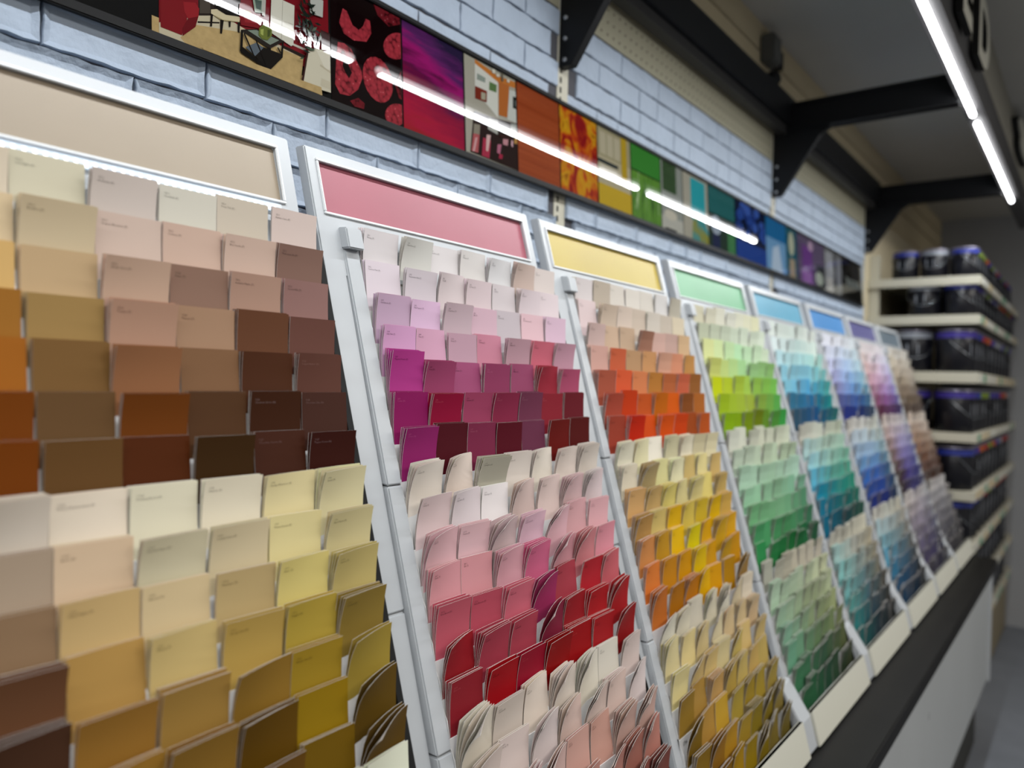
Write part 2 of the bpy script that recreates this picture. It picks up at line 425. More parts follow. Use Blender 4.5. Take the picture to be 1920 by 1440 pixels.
RASP = [
  ('120708', [(.7046, .5213), (.8503, .5823), (.8446, .3755), (.6862, .3315)]),
  ('B2', [(.7665, .5351), (.8083, .5480), (.8387, .5412), (.8309, .5255), (.7988, .5090), (.7769, .5169)]),
  ('B1', [(.7116, .5009), (.7190, .5000), (.7288, .4842), (.7402, .4817), (.7482, .4897), (.7538, .5028), (.7617, .5029), (.7640, .4856), (.7543, .4700), (.7308, .4634), (.7133, .4666), (.7049, .4789)]),
  ('B1', [(.7019, .4508), (.7130, .4530), (.7255, .4497), (.7341, .4370), (.7441, .4246), (.7452, .4151), (.7370, .3967), (.7215, .3830), (.7041, .3805), (.6958, .3913), (.6990, .4306)]),
  ('120708', [(.7113, .4291), (.7175, .4293), (.7260, .4166), (.7207, .4071), (.7146, .4128), (.7093, .4207)]),
  ('B1', [(.8014, .4375), (.8042, .4278), (.8040, .4175), (.8010, .4078), (.7953, .3996), (.7876, .3938), (.7788, .3909), (.7696, .3911), (.7611, .3944), (.7539, .4004), (.7488, .4084), (.7462, .4178), (.7463, .4277), (.7491, .4371), (.7544, .4451), (.7618, .4511), (.7704, .4544), (.7796, .4546), (.7884, .4516), (.7959, .4457)]),
  ('B1', [(.8419, .4956), (.8403, .4888), (.8361, .4817), (.8298, .4750), (.8219, .4694), (.8133, .4655), (.8049, .4635), (.7974, .4637), (.7916, .4660), (.7880, .4701), (.7868, .4757), (.7883, .4823), (.7922, .4892), (.7983, .4957), (.8059, .5014), (.8144, .5055), (.8229, .5077), (.8307, .5078), (.8368, .5056), (.8407, .5014)]),
  ('B2', [(.8413, .4742), (.8231, .4532), (.8080, .4274), (.8161, .4092), (.8364, .4048)]),
  ('B1', [(.8331, .3891), (.8318, .3835), (.8283, .3779), (.8230, .3727), (.8164, .3685), (.8093, .3657), (.8022, .3645), (.7960, .3651), (.7911, .3674), (.7881, .3710), (.7871, .3758), (.7883, .3812), (.7916, .3867), (.7967, .3918), (.8031, .3961), (.8101, .3990), (.8173, .4004), (.8237, .3999), (.8288, .3977), (.8320, .3940)]),
  ('B2', [(.7213, .3762), (.7367, .3848), (.7483, .3804), (.7468, .3721), (.7287, .3706)]),
]
DINING = [
  ('a9a596', [(.9956, .5482), (1.1416, .5494), (1.1213, .3688), (.9780, .3705)]),
  ('c77a36', [(.9961, .5295), (1.0581, .5218), (1.1364, .5298), (1.1360, .5195), (1.0577, .5095), (.9958, .5224)]),
  ('d6d6cc', [(.9958, .5224), (1.0577, .5107), (1.0554, .4481), (.9943, .4773)]),
  ('b56a34', [(1.0597, .5126), (1.0898, .5149), (1.0835, .4561), (1.0575, .4535)]),
  ('8f9a90', [(1.0008, .5076), (1.0230, .5067), (1.0219, .4980), (.9997, .4967)]),
  ('5d7a4a', [(1.0335, .5041), (1.0536, .5045), (1.0523, .4908), (1.0322, .4893)]),
  ('c9ccc4', [(1.0895, .5074), (1.1380, .5150), (1.1312, .4545), (1.0814, .4530)]),
  ('1f2624', [(1.0995, .4993), (1.1331, .5008), (1.1301, .4796), (1.0986, .4779)]),
  ('76807a', [(1.1054, .4936), (1.1265, .4950), (1.1239, .4828), (1.1058, .4825)]),
  ('7a2f22', [(.9945, .4844), (1.0260, .4850), (1.0245, .4654), (.9938, .4632)]),
  ('a8a48e', [(1.0101, .4788), (1.0221, .4802), (1.0209, .4679), (1.0097, .4668)]),
  ('2a1a18', [(.9897, .4409), (1.0436, .4447), (1.1377, .4563), (1.1213, .3688), (.9780, .3705)]),
  ('b3b4ac', [(1.0282, .4403), (1.0552, .4432), (1.0523, .4182), (1.0256, .4205)]),
  ('9fa49c', [(1.0913, .4484), (1.1334, .4551), (1.1306, .4392), (1.0907, .4334)]),
  ('8c8676', [(.9887, .4197), (1.0051, .4219), (1.0027, .4048), (.9863, .4028)]),
  ('b05a5c', [(.9863, .4028), (1.0027, .4048), (.9979, .3732), (.9799, .3722)]),
  ('d0a0a0', [(.9915, .3972), (.9970, .3986), (.9889, .3733), (.9834, .3724)]),
  ('a8324a', [(1.0118, .4026), (1.0325, .4033), (1.0275, .3711), (1.0070, .3708)]),
  ('d4b0ac', [(1.0214, .4099), (1.0328, .4117), (1.0242, .3821), (1.0185, .3819)]),
  ('c08a90', [(1.0667, .4147), (1.0820, .4175), (1.0795, .4058), (1.0663, .4049)]),
  ('b88a4a', [(1.0993, .4233), (1.1238, .4298), (1.1191, .4185), (1.0990, .4146)]),
  ('b06a80', [(1.0505, .4008), (1.0623, .4038), (1.0569, .3855), (1.0484, .3858)]),
  ('a02a44', [(1.0550, .3862), (1.0648, .3862), (1.0626, .3784), (1.0527, .3772)]),
  ('c8a0a8', [(1.0901, .4184), (1.0963, .4188), (1.0946, .4072), (1.0889, .4082)]),
  ('3a1d1c', [(1.0582, .4198), (1.0903, .4234), (1.0902, .4209), (1.0580, .4149)]),
  ('ddd9c8', [(1.0409, .5282), (1.0487, .5296), (1.0484, .5223), (1.0406, .5209)]),
  ('ddd9c8', [(1.0523, .5236), (1.0602, .5250), (1.0600, .5200), (1.0521, .5186)]),
  ('ddd9c8', [(1.0821, .5236), (1.0894, .5247), (1.0892, .5197), (1.0819, .5185)]),
  ('6a6456', [(1.0650, .5461), (1.0701, .5467), (1.0718, .5165), (1.0665, .5148)]),
]
# 1 red living room
def draw(p, items, special={}):
    for c, pts in items:
        # clip the outline to the picture's own rectangle so that it keeps its shape
        out = pts
        x0, x1, z0, z1 = p.r
        for ax, lim, keep in ((0, x0, 1), (0, x1, -1), (1, z0, 1), (1, z1, -1)):
            res = []
            for i in range(len(out)):
                A, B = out[i - 1], out[i]; da, db = (A[ax] - lim) * keep, (B[ax] - lim) * keep
                if da >= 0 and db >= 0: res.append(B)
                elif da >= 0 > db or db >= 0 > da:
                    t_ = da / (da - db); I = (A[0] + (B[0] - A[0]) * t_, A[1] + (B[1] - A[1]) * t_); res.append(I)
                    if db >= 0: res.append(B)
            out = res
            if len(out) < 3: break
        if len(out) >= 3: p.poly(out, special.get(c) or gl('c' + c, c))
p = Pic(.441, .686)
rug = mat('print_rug', lin('b79d6c', .66), .012, .5, noise=.12, nscale=110)
p.poly([(.441, .3675), (.441, .385), (.672, .385), (.672, .3675)], rug); draw(p, ROOM, {'b79d6c': rug}); p.poly([(.5, .3675), (.5, .372), (.67, .378), (.6715, .3675)], rug)
rp = random.Random(5)
for k in range(60):
    cx, cz = .648 + rp.gauss(0, .008), .449 + rp.gauss(0, .014)
    a_ = rp.uniform(0, 3.1); l_ = rp.uniform(.004, .008); dx, dz = l_ * math.cos(a_), l_ * math.sin(a_)
    p.poly([(cx - dx, cz - dz), (cx + dz * .3, cz - dx * .3), (cx + dx, cz + dz), (cx - dz * .3, cz + dx * .3)], gl('leafdark', '1c2620') if k % 4 else gl('leaf', '4a5a48'))
p.done(label='printed photo of a room with red armchairs and a dark table')
# 2 raspberries
def berry_mat(name, a, b):
    m = bpy.data.materials.new(name); m.use_nodes = True; nt = m.node_tree; bs = nt.nodes['Principled BSDF']; bs.inputs['Roughness'].default_value = .012
    tc = nt.nodes.new('ShaderNodeTexCoord'); v = nt.nodes.new('ShaderNodeTexVoronoi'); v.inputs['Scale'].default_value = 150
    r = nt.nodes.new('ShaderNodeValToRGB'); e = r.color_ramp.elements
    e[0].position = 0; e[0].color = (.7, .42, .42, 1); e[1].position = .95; e[1].color = (*lin(b, .8), 1)
    k = e.new(.10); k.color = (*lin(a, .8), 1); k = e.new(.6); k.color = (*lin(a, .6), 1)
    nt.links.new(tc.outputs['Object'], v.inputs['Vector']); nt.links.new(v.outputs['Distance'], r.inputs['Fac']); nt.links.new(r.outputs['Color'], bs.inputs['Base Color'])
    MATS[name] = m; return m
bm1, bm2 = berry_mat('print_berry', '9c303a', '3a0c10'), berry_mat('print_berry_dark', '6a1a22', '1c0405')
p = Pic(.690, .822); p.rect(.690, .822, PZ0, PZ1, gl('berryback', '14090a'))
draw(p, RASP, {'B1': bm1, 'B2': bm2})
p.done(label='printed close-up photo of red raspberries')
# 3 sunset
def sunset():
    m = bpy.data.materials.new('print_sunset'); m.use_nodes = True; nt = m.node_tree; bs = nt.nodes['Principled BSDF']; bs.inputs['Roughness'].default_value = .012
    tc = nt.nodes.new('ShaderNodeTexCoord'); sp = nt.nodes.new('ShaderNodeSeparateXYZ'); nt.links.new(tc.outputs['Object'], sp.inputs[0])
    x0, z0 = .826 - 2.0, PZ0 - ZB0
    def mth(op, a, b=None, v=None):
        n = nt.nodes.new('ShaderNodeMath'); n.operation = op; nt.links.new(a, n.inputs[0])
        if b is not None: nt.links.new(b, n.inputs[1])
        if v is not None: n.inputs[1].default_value = v
        return n.outputs[0]
    zz = mth('MULTIPLY', mth('SUBTRACT', sp.outputs['Z'], v=z0), v=1 / (PZ1 - PZ0)); xx = mth('MULTIPLY', mth('SUBTRACT', sp.outputs['X'], v=x0), v=1 / .138)
    mp = nt.nodes.new('ShaderNodeMapping'); mp.inputs['Scale'].default_value = (10, 1, 60); mp.inputs['Rotation'].default_value = (0, .35, 0); nt.links.new(tc.outputs['Object'], mp.inputs['Vector'])
    n = nt.nodes.new('ShaderNodeTexNoise'); n.inputs['Scale'].default_value = 1.3; n.inputs['Detail'].default_value = 5; nt.links.new(mp.outputs[0], n.inputs['Vector'])
    nz = mth('MULTIPLY', mth('SUBTRACT', n.outputs['Fac'], v=.5), v=.55)
    fac = mth('ADD', mth('ADD', mth('MULTIPLY', zz, v=.85), mth('MULTIPLY', xx, v=.22)), nz)
    r = nt.nodes.new('ShaderNodeValToRGB'); nt.links.new(fac, r.inputs['Fac']); e = r.color_ramp.elements
    e[0].position = 0; e[0].color = (*lin('9a2028', .65), 1); e[1].position = 1; e[1].color = (*lin('271c3c', .65), 1)
    for pos, c in ((.18, 'a81a3a'), (.38, '8a1238'), (.55, '5a1540'), (.68, '9a1c6a'), (.82, '5a2560')): k = e.new(pos); k.color = (*lin(c, .65), 1)
    nt.links.new(r.outputs['Color'], bs.inputs['Base Color']); MATS['print_sunset'] = m; return m
p = Pic(.826, .964); p.rect(.826, .964, PZ0, PZ1, sunset()); p.done(label='printed photo of a magenta and red evening sky')
# 4 dining room
p = Pic(.968, 1.108); p.rect(.968, 1.108, PZ0, PZ1, gl('ceilcream', 'a9a596'))
draw(p, DINING)
p.done(label='printed photo of a dining room with orange walls')
# 5 plain orange
p = Pic(1.112, 1.246); p.rect(1.112, 1.246, PZ0, PZ1, streak_material('print_orange', [(.3, '8f3e20'), (.7, 'a5502c')], 0, (2, 2, 60))); p.done(label='printed plain burnt orange panel')
# 6 orange flower
p = Pic(1.25, 1.387); p.rect(1.25, 1.387, PZ0, PZ1, streak_material('print_flower', [(.36, '8a1a1c'), (.45, 'b8401c'), (.52, 'c87818'), (.6, 'd09a20'), (.72, '9a5a14')], .5, (14, 10, 11), 3, distort=2.5)); p.done(label='printed photo of a red and yellow flower')
# 7 kitchen over yellow
p = Pic(1.391, 1.531); p.rect(1.391, 1.531, PZ0, PZ1, gl('kitchen', 'b3aa8c')); p.rect(1.391, 1.531, .47, PZ1, gl('cupboards', 'a09878'))
for k in range(3): p.rect(1.40 + .03 * k, 1.425 + .03 * k, .475, .522, gl('cupdoor', 'b9b196'))
p.rect(1.49, 1.515, .44, .53, gl('yellowstrip', 'b89a2c')); p.rect(1.391, 1.475, .455, .463, gl('worktop', '39403f')); p.rect(1.40, 1.47, .428, .452, gl('drawers', 'c4bda6')); p.rect(1.391, 1.531, PZ0, .412, gl('yellow', 'c4a42c')); p.done(label='printed photo of a cream kitchen over a plain yellow panel')
# 8 greens
p = Pic(1.535, 1.678); p.rect(1.535, 1.678, .475, PZ1, gl('green', '3d8435')); p.rect(1.535, 1.678, PZ0, .472, streak_material('print_grass', [(.35, '2f5a22'), (.5, '6a9a3c'), (.62, '4d7d35'), (.75, 'b9cf9a')], 0, (70, 10, 9), 4)); p.done(label='printed photo of grass under a plain green panel')
# 9 sofa under dark green
p = Pic(1.682, 1.80); p.rect(1.682, 1.80, PZ0, PZ1, gl('greywall', '8f938c')); p.rect(1.69, 1.765, .46, PZ1, gl('darkgreen', '3c5236')); p.rect(1.682, 1.80, PZ0, .40, gl('sofawhite', 'b4b3a8')); p.ell(1.73, .405, .035, .012, gl('cushion', 'c4bfae')); p.rect(1.70, 1.76, .362, .372, gl('ink', '1c1713')); p.done(label='printed photo of a white sofa below dark green')
# 10 turquoise
p = Pic(1.804, 1.957); p.rect(1.804, 1.957, PZ0, PZ1, gl('artwall', 'a8a494')); p.rect(1.85, 1.94, .42, .525, gl('turq', '2f9fa8')); p.poly([(1.85, .362), (1.86, .42), (1.92, .44), (1.957, .40), (1.957, .362)], streak_material('print_turq', [(.4, '2a8f9a'), (.6, '8a8a3a')], 0, (12, 5, 12))); p.done(label='printed photo of a turquoise vase and wall')
# 11 teal
p = Pic(1.961, 2.148); p.rect(1.961, 2.148, .46, PZ1, gl('teal', '2a6464')); p.rect(1.961, 2.148, PZ0, .458, gl('darkgreen2', '22362c')); p.ell(2.01, .43, .035, .026, gl('silver', '9aa6b4')); p.rect(1.985, 2.035, .362, .405, gl('navy', '20284a')); p.rect(2.09, 2.148, .362, .44, gl('midgreen', '3f7a4a')); p.done(label='printed photo of a table setting under teal')
# 12 blueberries over blue
p = Pic(2.152, 2.404); p.rect(2.152, 2.404, PZ0, PZ1, gl('berrynight', '141d38'))
rb = random.Random(8)
for k in range(26): p.ell(2.17 + rb.random() * .22, .43 + rb.random() * .095, .024, .016, gl('bb%d' % (k % 3), ('2c4a94', '3a5aa8', '23397a')[k % 3]), 12)
p.rect(2.152, 2.404, PZ0, .418, gl('blue', '1c3f8c')); p.done(label='printed photo of blueberries over a plain blue panel')
p = Pic(2.408, 2.60); p.rect(2.408, 2.60, PZ0, PZ1, gl('skyblue', '6f9cc4')); p.rect(2.408, 2.60, .468, PZ1, gl('midblue', '23689c')); p.poly([(2.45, .362), (2.47, .44), (2.53, .455), (2.56, .362)], gl('paleblue', 'b4c8dc')); p.done(label='printed photo of pale blue glass under mid blue')
p = Pic(2.604, 2.717); p.rect(2.604, 2.717, PZ0, PZ1, gl('tealb', '1f5a68')); p.ell(2.66, .48, .03, .04, gl('creamblob', 'b4b8a0')); p.poly([(2.63, .362), (2.64, .43), (2.69, .43), (2.70, .362)], gl('tanblob', 'a08f78')); p.done(label='printed photo of a cream flower on teal')
p = Pic(2.721, 3.048); p.rect(2.721, 3.048, PZ0, PZ1, gl('mauve', '5c4f6a')); p.rect(2.78, 2.90, PZ0, .50, gl('purple', '6a3a84')); p.rect(2.77, 2.89, PZ0, .41, gl('lilac', '8a5aa0')); p.ell(2.88, .505, .03, .018, gl('palepink', 'b498b0')); p.rect(2.95, 3.048, PZ0, .45, gl('dark4', '33363a')); p.ell(2.98, .40, .05, .025, gl('palegrey', 'a8b0a4')); p.done(label='printed photo of purple flowers')
p = Pic(3.052, 3.30); p.rect(3.052, 3.30, PZ0, PZ1, gl('greymix', '6f7072')); p.rect(3.07, 3.17, PZ0, .52, gl('lightgrey', '9a9ca0')); p.rect(3.08, 3.16, .362, .42, gl('pale5', 'b4b2ae')); p.rect(3.19, 3.215, PZ0, .53, gl('dark4', '33363a')); p.rect(3.22, 3.29, .40, .51, gl('grey6', '82848a')); p.done(label='printed photo of white and grey vases')
m = MB()
for k, (xa, am) in enumerate(((3.36, .018), (3.42, .014), (3.48, .016), (3.54, .013))):
    m.tube([(xa + .04 * math.sin(i * .9) * .5 + .012 * i * .5, bY(.44, .0012), .435 + am * math.cos(i * 1.1)) for i in range(9)], .003, 5)
m.build('printed_script', gl('script', '8a908c'), ban)

# ------------------------------------------------------------------ the eight colour racks
XL = [None, .087, .55, 1.0004, 1.4587, 1.916, 2.388, 2.8469, 3.3018]
PITCH = [None, .0588] + [.0563] * 7
C0 = [None, .0435] + [.056] * 7
CWS = [None, .0568] + [.0548] * 7; CW = .0548
NROW = 21
UN = ['beige', 'pink', 'yellow', 'green', 'light blue', 'bright blue', 'purple', 'grey']
PANEL = ['c2b19a', 'cc7384', 'e6cc5c', '86cf9c', '74c2e2', '62abf2', '7472ac', '7c8c98']
def FP(z): return .634 + .29 * z
def RP(z): return .622 + .31 * z if z > -.377 else .505 + .345 * (z + .377)
def SP(z): return FP(z) - .0025 - .014 * max(0, .14 - z)
def zt(r): return .168 - .2565 * (r // 7) - .0368 * (r % 7)
ZR = [.140, -.1155, -.377, -.632]
led2 = mat('led_lens', (.42, .50, .60), .3, .4, emit=(.78, .90, 1.0), estr=.45)
led3 = mat('led_diode', (1, 1, 1), .3, .4, emit=(.9, .97, 1.0), estr=1.5)

def rack(k):
    xl = XL[k]; hw = .442 if k == 1 else .420; iR = .422 if k == 1 else .401; un = UN[k - 1]
    xe = xl + C0[k] + PITCH[k] * 6 + CWS[k] + .0002          # end of the pockets
    if k == 1: xe = .5412
    t = thing('colour_rack', f'white paint chip rack with the {un} header panel, {"first" if k == 1 else ("second", "third", "fourth", "fifth", "sixth", "seventh", "last")[k - 2]} from the camera', 'display rack', (xl + .22, .45, -.672), 'paint chip racks along the wall')
    def slab(m, xa, xb, za, zb, d0, d1, S=FP, mi=0):
        m.prism(xa, xb, [(S(za) + d0, za), (S(zb) + d0, zb), (S(zb) + d1, zb), (S(za) + d1, za)], mi)
    # header
    m = MB(); za, zb, zc, zd = .108, .180, .238, .2532
    x0, x1, x2, x3 = xl, xl + .016, xl + iR, xl + hw
    zp = -.2395; xs = [x0, x1, x0 + .0308, x2, x3]; zs = [zp, za, zb, zc, zd]
    inc = {(i, j) for i in range(4) for j in range(4) if (j == 0 and i < 2) or j in (1, 3) or (j == 2 and i in (0, 3))}
    b = len(m.v)
    for d in (0, .016):
        m.v += [(x, FP(z) + d, z) for z in zs for x in xs]
    def vid(i, j, s_): return b + s_ * 25 + j * 5 + i
    for i, j in inc:
        for s_ in (0, 1): m.f.append((vid(i, j, s_), vid(i + 1, j, s_), vid(i + 1, j + 1, s_), vid(i, j + 1, s_))); m.mi.append(0)
        for (di, dj), (p_, q_) in (((-1, 0), ((0, 0), (0, 1))), ((1, 0), ((1, 0), (1, 1))), ((0, -1), ((0, 0), (1, 0))), ((0, 1), ((0, 1), (1, 1)))):
            if (i + di, j + dj) not in inc:
                A = (i + p_[0], j + p_[1]); B = (i + q_[0], j + q_[1])
                m.f.append((vid(*A, 0), vid(*B, 0), vid(*B, 1), vid(*A, 1))); m.mi.append(0)
    hf = m.build('header_frame', white, t, bevel=.0016)
    m = MB(); bz = .0032
    for xa, xb, z0, z1 in ((x1 - bz, x2 + bz, zc, zc + bz), (x1 - bz, x2 + bz, zb - bz, zb), (x1 - bz, x1, zb, zc), (x2, x2 + bz, zb, zc)): slab(m, xa, xb, z0, z1, -.0024, .001)
    m.build('bezel', mat('bezel_white', (.78, .80, .82), .2, .5), hf, bevel=.0008)
    m = MB(); slab(m, x1 - .001, x2 + .001, zb - .001, zc + .001, .0035, .006)
    m.build('colour_panel', streak_material('panel_' + un.replace(' ', '_'), [(.3, PANEL[k - 1]), (.7, PANEL[k - 1])], 0, (2, 2, 40)) if False else mat('panel_' + un.replace(' ', '_'), lin(PANEL[k - 1], .64), .38, .4, noise=.045, nscale=7), t)['label'] = f'{un} colour panel'
    # lamp under the panel
    m = MB(); slab(m, x1 + .004, x2 - .006, .1660, .1745, -.0035, .0005)
    ls = None if k > 1 else m.build('light_strip', led2, t)
    m = MB(); xx = x1 + .008
    while xx < x2 - .01:
        if k > 1: break
        slab(m, xx, xx + .0026, .1672, .1728, -.0042, -.0035); xx += .0078
    if k == 1: m.build('diode', led3, ls)
    # left post
    m = MB(); slab(m, xl, xl + .0308, -.668, -.2405, -.0004, .0165); m.build('post', white, t, bevel=.0022)
    m = MB(); slab(m, xl + .001, xl + .029, -.665, .10, .017, .07); m.build('post_core', dgrey, t)
    # black strip set in the gap on the right
    m = MB(); slab(m, xe + .0004, (XL[k + 1] - .0006 if k == 1 else xe + .0012), -.375, .128, .008, .05, RP); slab(m, xe + .0004, (XL[k + 1] - .0006 if k == 1 else xe + .0012), -.66, -.375, .008, .05, RP); m.build('side_strip', blackmat, t)
    # three modules of seven pocket rows
    for q in range(3):
        za, zb = ZR[q + 1] + .0006, ZR[q] - .0006
        mo = bpy.data.objects.new('pocket_module', None); C.objects.link(mo); mo.parent = t; ml = (xl + .25, RP(za) + .03, za + H)
        mo.location = tuple(a - b for a, b in zip(ml, WLOC[t.name])); WLOC[mo.name] = ml
        m = MB(); slab(m, xl + .0309, xl + .0530, za, zb, 0, .03, SP); m.build('side_rail', white, mo, bevel=.0016)
        m = MB(); slab(m, xl + .0532, xe - .001, za, zb + .004, .034, .036, RP); m.build('back_plate', white2, mo)
        for i in range(7):
            r = q * 7 + i; z = zt(r)
            m = MB(); yb = RP(z) - .0067
            def lipy(zz): return yb + .17 * (zz - (z - .058))
            z0, z1 = z - .094, z - .058
            m.prism(xl + .0532, xe - .001, [(lipy(z0), z0), (lipy(z1), z1), (lipy(z1) + .0010, z1), (lipy(z0) + .0010, z0)])
            for c in range(8):
                xc = xl + C0[k] + PITCH[k] * c - .0022
                if c == 7: xc = xe - .0018
                m.prism(xc - .0005, xc + .0005, [(lipy(z1), z1 - .0015), (lipy(z1) - .0012, z1 - .008), (lipy(z1 - .016) - .005, z1 - .020), (lipy(z0) - .005, z0), (lipy(z0), z0)])
            m.build('pocket_row', white2, mo)
    m = MB(); m.prism(xl + .0300, xl + .0535, [(SP(.1405) - .010, .1405), (SP(.164) - .010, .164), (SP(.164) + .022, .1665), (SP(.1405) + .022, .1405)]); m.build('rail_cap', white, t, bevel=.0014)
    # bottom skirt and foot
    nx = XL[k + 1] if k < 8 else xl + .4545
    m = MB(); m.prism(xl + .0573, nx - .001, [(.4136, -.606), (.3977, -.666), (.4017, -.668), (.4200, -.606)]); m.prism(xl + .0573, nx - .001, [(.4145, -.606), (.4145, -.6085), (.421, -.6085), (.421, -.606)])
    m.build('skirt', mat('skirt_cream', lin('d3d2c4'), .4, .4), t)
    m = MB(); m.prism(xl + .001, xl + .0562, [(.4165, -.613), (.4015, -.667), (.47, -.667), (.47, -.545), (.455, -.555)]); m.build('foot', white, t, bevel=.002)
    return t
for k in range(1, 9): rack(k)

# ------------------------------------------------------------------ paint chips
def U(s): return [r.split() for r in s.strip().split('\n')]
G1 = U('''
d9cbb5 d9cbb5 cfc8b0 cfc2b9 d2cdbf c9bdac d2c0b8
d8c19c d8c19c d0bd9c cfb8aa cbae9d cfb3a3 8a6a5e
d2ab6c d2ab6c c2a57e c6a690 907060 b08d7b 95706a
a06a26 a06a26 a3834f bb937c aa876c 6a422b 6f483e
a3611a a3611a 7f5d33 9a6947 846043 522d18 653f34
7c3f05 7c3f05 6e5030 763f0f 593a22 42200b 4a2a20
793c02 793c02 6d4c27 562706 432a0d 482415 40170e
cfc4b6 cfc4b6 dccfbc d6d0b8 e0d7c0 dccf9f d6cda4
a6937f a6937f cbb295 cbc2a4 ccbd9b d6c993 d0c494
8a6f54 8a6f54 c0a370 c8b38b b8a172 d1c178 bfae70
6b472f 6b472f a88448 c0a970 b4964f ac943c 8e7736
4b3020 4b3020 976d2d 9c7a3c 8f6d2a 9a7e24 a08a3a
553623 553623 9c732c 8d6a29 62450a 8d700f 624a14
4b3020 4b3020 80601f 7c5a1c 6b4a15 6e530b 604714
cfcbb8 cfcbb8 d6d2bd d6d4c0 d9d6c3 dadbc6 dde0cc
c9b99a c9b99a cfc3a0 d0c6a0 d3c9a4 d3cda9 d6d2ae
b09a6a b09a6a b6a26f b9a873 bca978 c0b07e c4b685
8f7a45 8f7a45 96824a 9a864c 9c8a4c a18f55 a5955a
6f5c2a 6f5c2a 74622c 78672f 7a6930 7d6e35 807139
54451a 54451a 5a4a1d 5e4e20 605222 635524 665826
3d3212 3d3212 413614 453a16 483d18 4a401a 4c421b''')
G2 = U('''
dbd4d5 d4d2cc dad4d4 d7d2cf dcdadb c9b4aa d8ccc7
d6cad1 d3c8ce d6c8c9 d7c5c8 d2c8ca dccdd1 decfd2
c3a5bd dbb8d4 ccb4bc d2b0bd c3b8bd dfbcc3 dbbcce
d29ec5 cf9eb6 c09aa9 c78397 bd95a0 d06c7e c797a8
ad3884 9e446a 9f4d73 923d60 9c4c6d 9e2d3d b0506f
8d1a5c 940e37 a04262 8e2c4a 753850 8e2532 6d1b26
98286c 53101c 802c4a 5b0d1e 6d334b 6e1611 5a1412
e0d7cd dacbc0 bab6a6 dcd2c9 dcd3c7 dccfc6 d6ccc2
dac4c5 d7cbce e4dddd cfb9b4 d9c4bf d4b4b6 d7c5c7
dbb0b6 dcb5bb cdb5b7 dfb9c9 dfb5be ce9fa3 dcaab0
cf9198 cc8e94 d29ca7 cd678a cf939c cd8389 d88e9b
b85665 b44c5d d06a7c a03260 a33d49 b52732 c06068
8f1a23 a73d4e ab4252 86263e 951c23 ad1d23 ac2025
88202a a3101a 97102a 930c0e 950f13 a21d22 97191c
d9d1c3 cfc3b9 d8cbbf ddd2c7 d9d3c5 d2ccc0 d4c4bf
d7c8c1 d4c4bf d9cccb d3bab1 d4bfb6 d3bcb3 dccfce
d3b9b6 d3b6b6 cfb1ab c99e93 c09487 c8a79d cdaba1
c69e98 c4968f c09289 bf8d84 ba847a a96f63 b77c70
a87870 a6746a a36c62 9c6258 985b50 8c5047 7f4840
8a5a52 87564d 855248 7d493f 784338 703c33 6a372f
6d433c 6b4038 683d34 62372e 5c3129 572d25 522a22''')
G3 = U('''
d8cfce bbae9e d2cac0 d8d1c7 d2cbc1 d7d3d0 b9b2a2
d8c4c4 d0bca9 d8c6b7 ccbcac d2c9bd c6baab d4c7ae
ceb2ac ccaf96 c2a68c a87863 d2ada1 c5a499 d2b089
cfa296 ca6240 ba926c cc9665 d6a188 d89272 c28c4d
ab5640 da5c36 d78153 bb7b36 ba663b cd6647 9b612e
b04c39 c43b0f c65520 c16408 d25a0b 8c4d1d af6527
9f412f c62606 cf4b12 db530b d1440c 9f4818 ba541b
dcd8c3 dcd6b0 e5dfcf c8c2a0 e1d9c0 ccc29f d9d0ac
d7cdb7 b5a173 d2cc93 dfdab4 c5ad6e dbcd90 c9ab6b
cea36b c5a469 d7c873 d1c58c d2c485 d6c574 c3a55e
b78c4f cfb66c d8aa10 cfb751 c9ab2b d5ab07 c9a14c
c6844b b58620 d9ad10 d6c40a d19c09 cb9f1f d19c15
cf7533 bd7f18 c68b09 d6b206 c48d0b b78c16 bc8507
ba6a2a aa6b10 bf7507 d2a200 c88e04 aa7a09 9e7c42
dfdccb dcd6c1 ccc5b4 d6cfb8 d7d3c3 d0c2a3 d8ccb7
d2c697 dbc98f cebb89 d8cca8 ceb78d ccb589 ceb48e
dccf96 caaf74 d5ba7b d2c392 c5b064 caaf72 ccb375
91722a a37f3c c0985a b89c4c c0a962 be9f5b b59d58
80631a ab833b ba9430 ab943b 9e8428 a28a32 a69146
8c6c1d 966b20 b28623 aa8c2d 8c7820 85721f 8e7c3d
876215 8c6410 a78112 967b10 88720f 7c6a2c 736429''')
def grad(s): 
    out = []
    for row in U(s):
        cs = [lin(c) for c in row]; rr = []
        for j in range(7):
            a = j / 6 * (len(cs) - 1); i = min(int(a), len(cs) - 2); f = a - i
            rr.append(tuple(cs[i][q] * (1 - f) + cs[i + 1][q] * f for q in range(3)))
        out.append(rr)
    return out
G4 = grad('''
c9c4ac d6d6c8 d0cfae
b9bfa6 c5d0bb d7e2cf
d3d99a b4dcae cfe0c4
c8cf72 a3cf92 8fbf72
bcc808 9bbd4a 79bf52
9bb71c 98ab3c 5aa84c
86ad04 6f8204 389c44
cfd2c4 c9ccb8 cfd6c0
c2d2be bccdb2 b7ccae
b2d6bc a9cdb0 b0d4bf
9fd0ac 8fbd98 7fb598
78ba84 7bb286 55906c
4a9d64 4c9660 3c7a58
2d8a4c 0d6c30 24603f
aeb0a2 bdb7a4 c4beae
b7d3b8 aebfa4 ced5b0
a6c8ac a4b48f b7c39e
8cbba0 93a67f a1ac7c
6fa688 6d8a62 7a8658
43805a 3d6249 57603c
2f6b45 274f39 3a4229''')
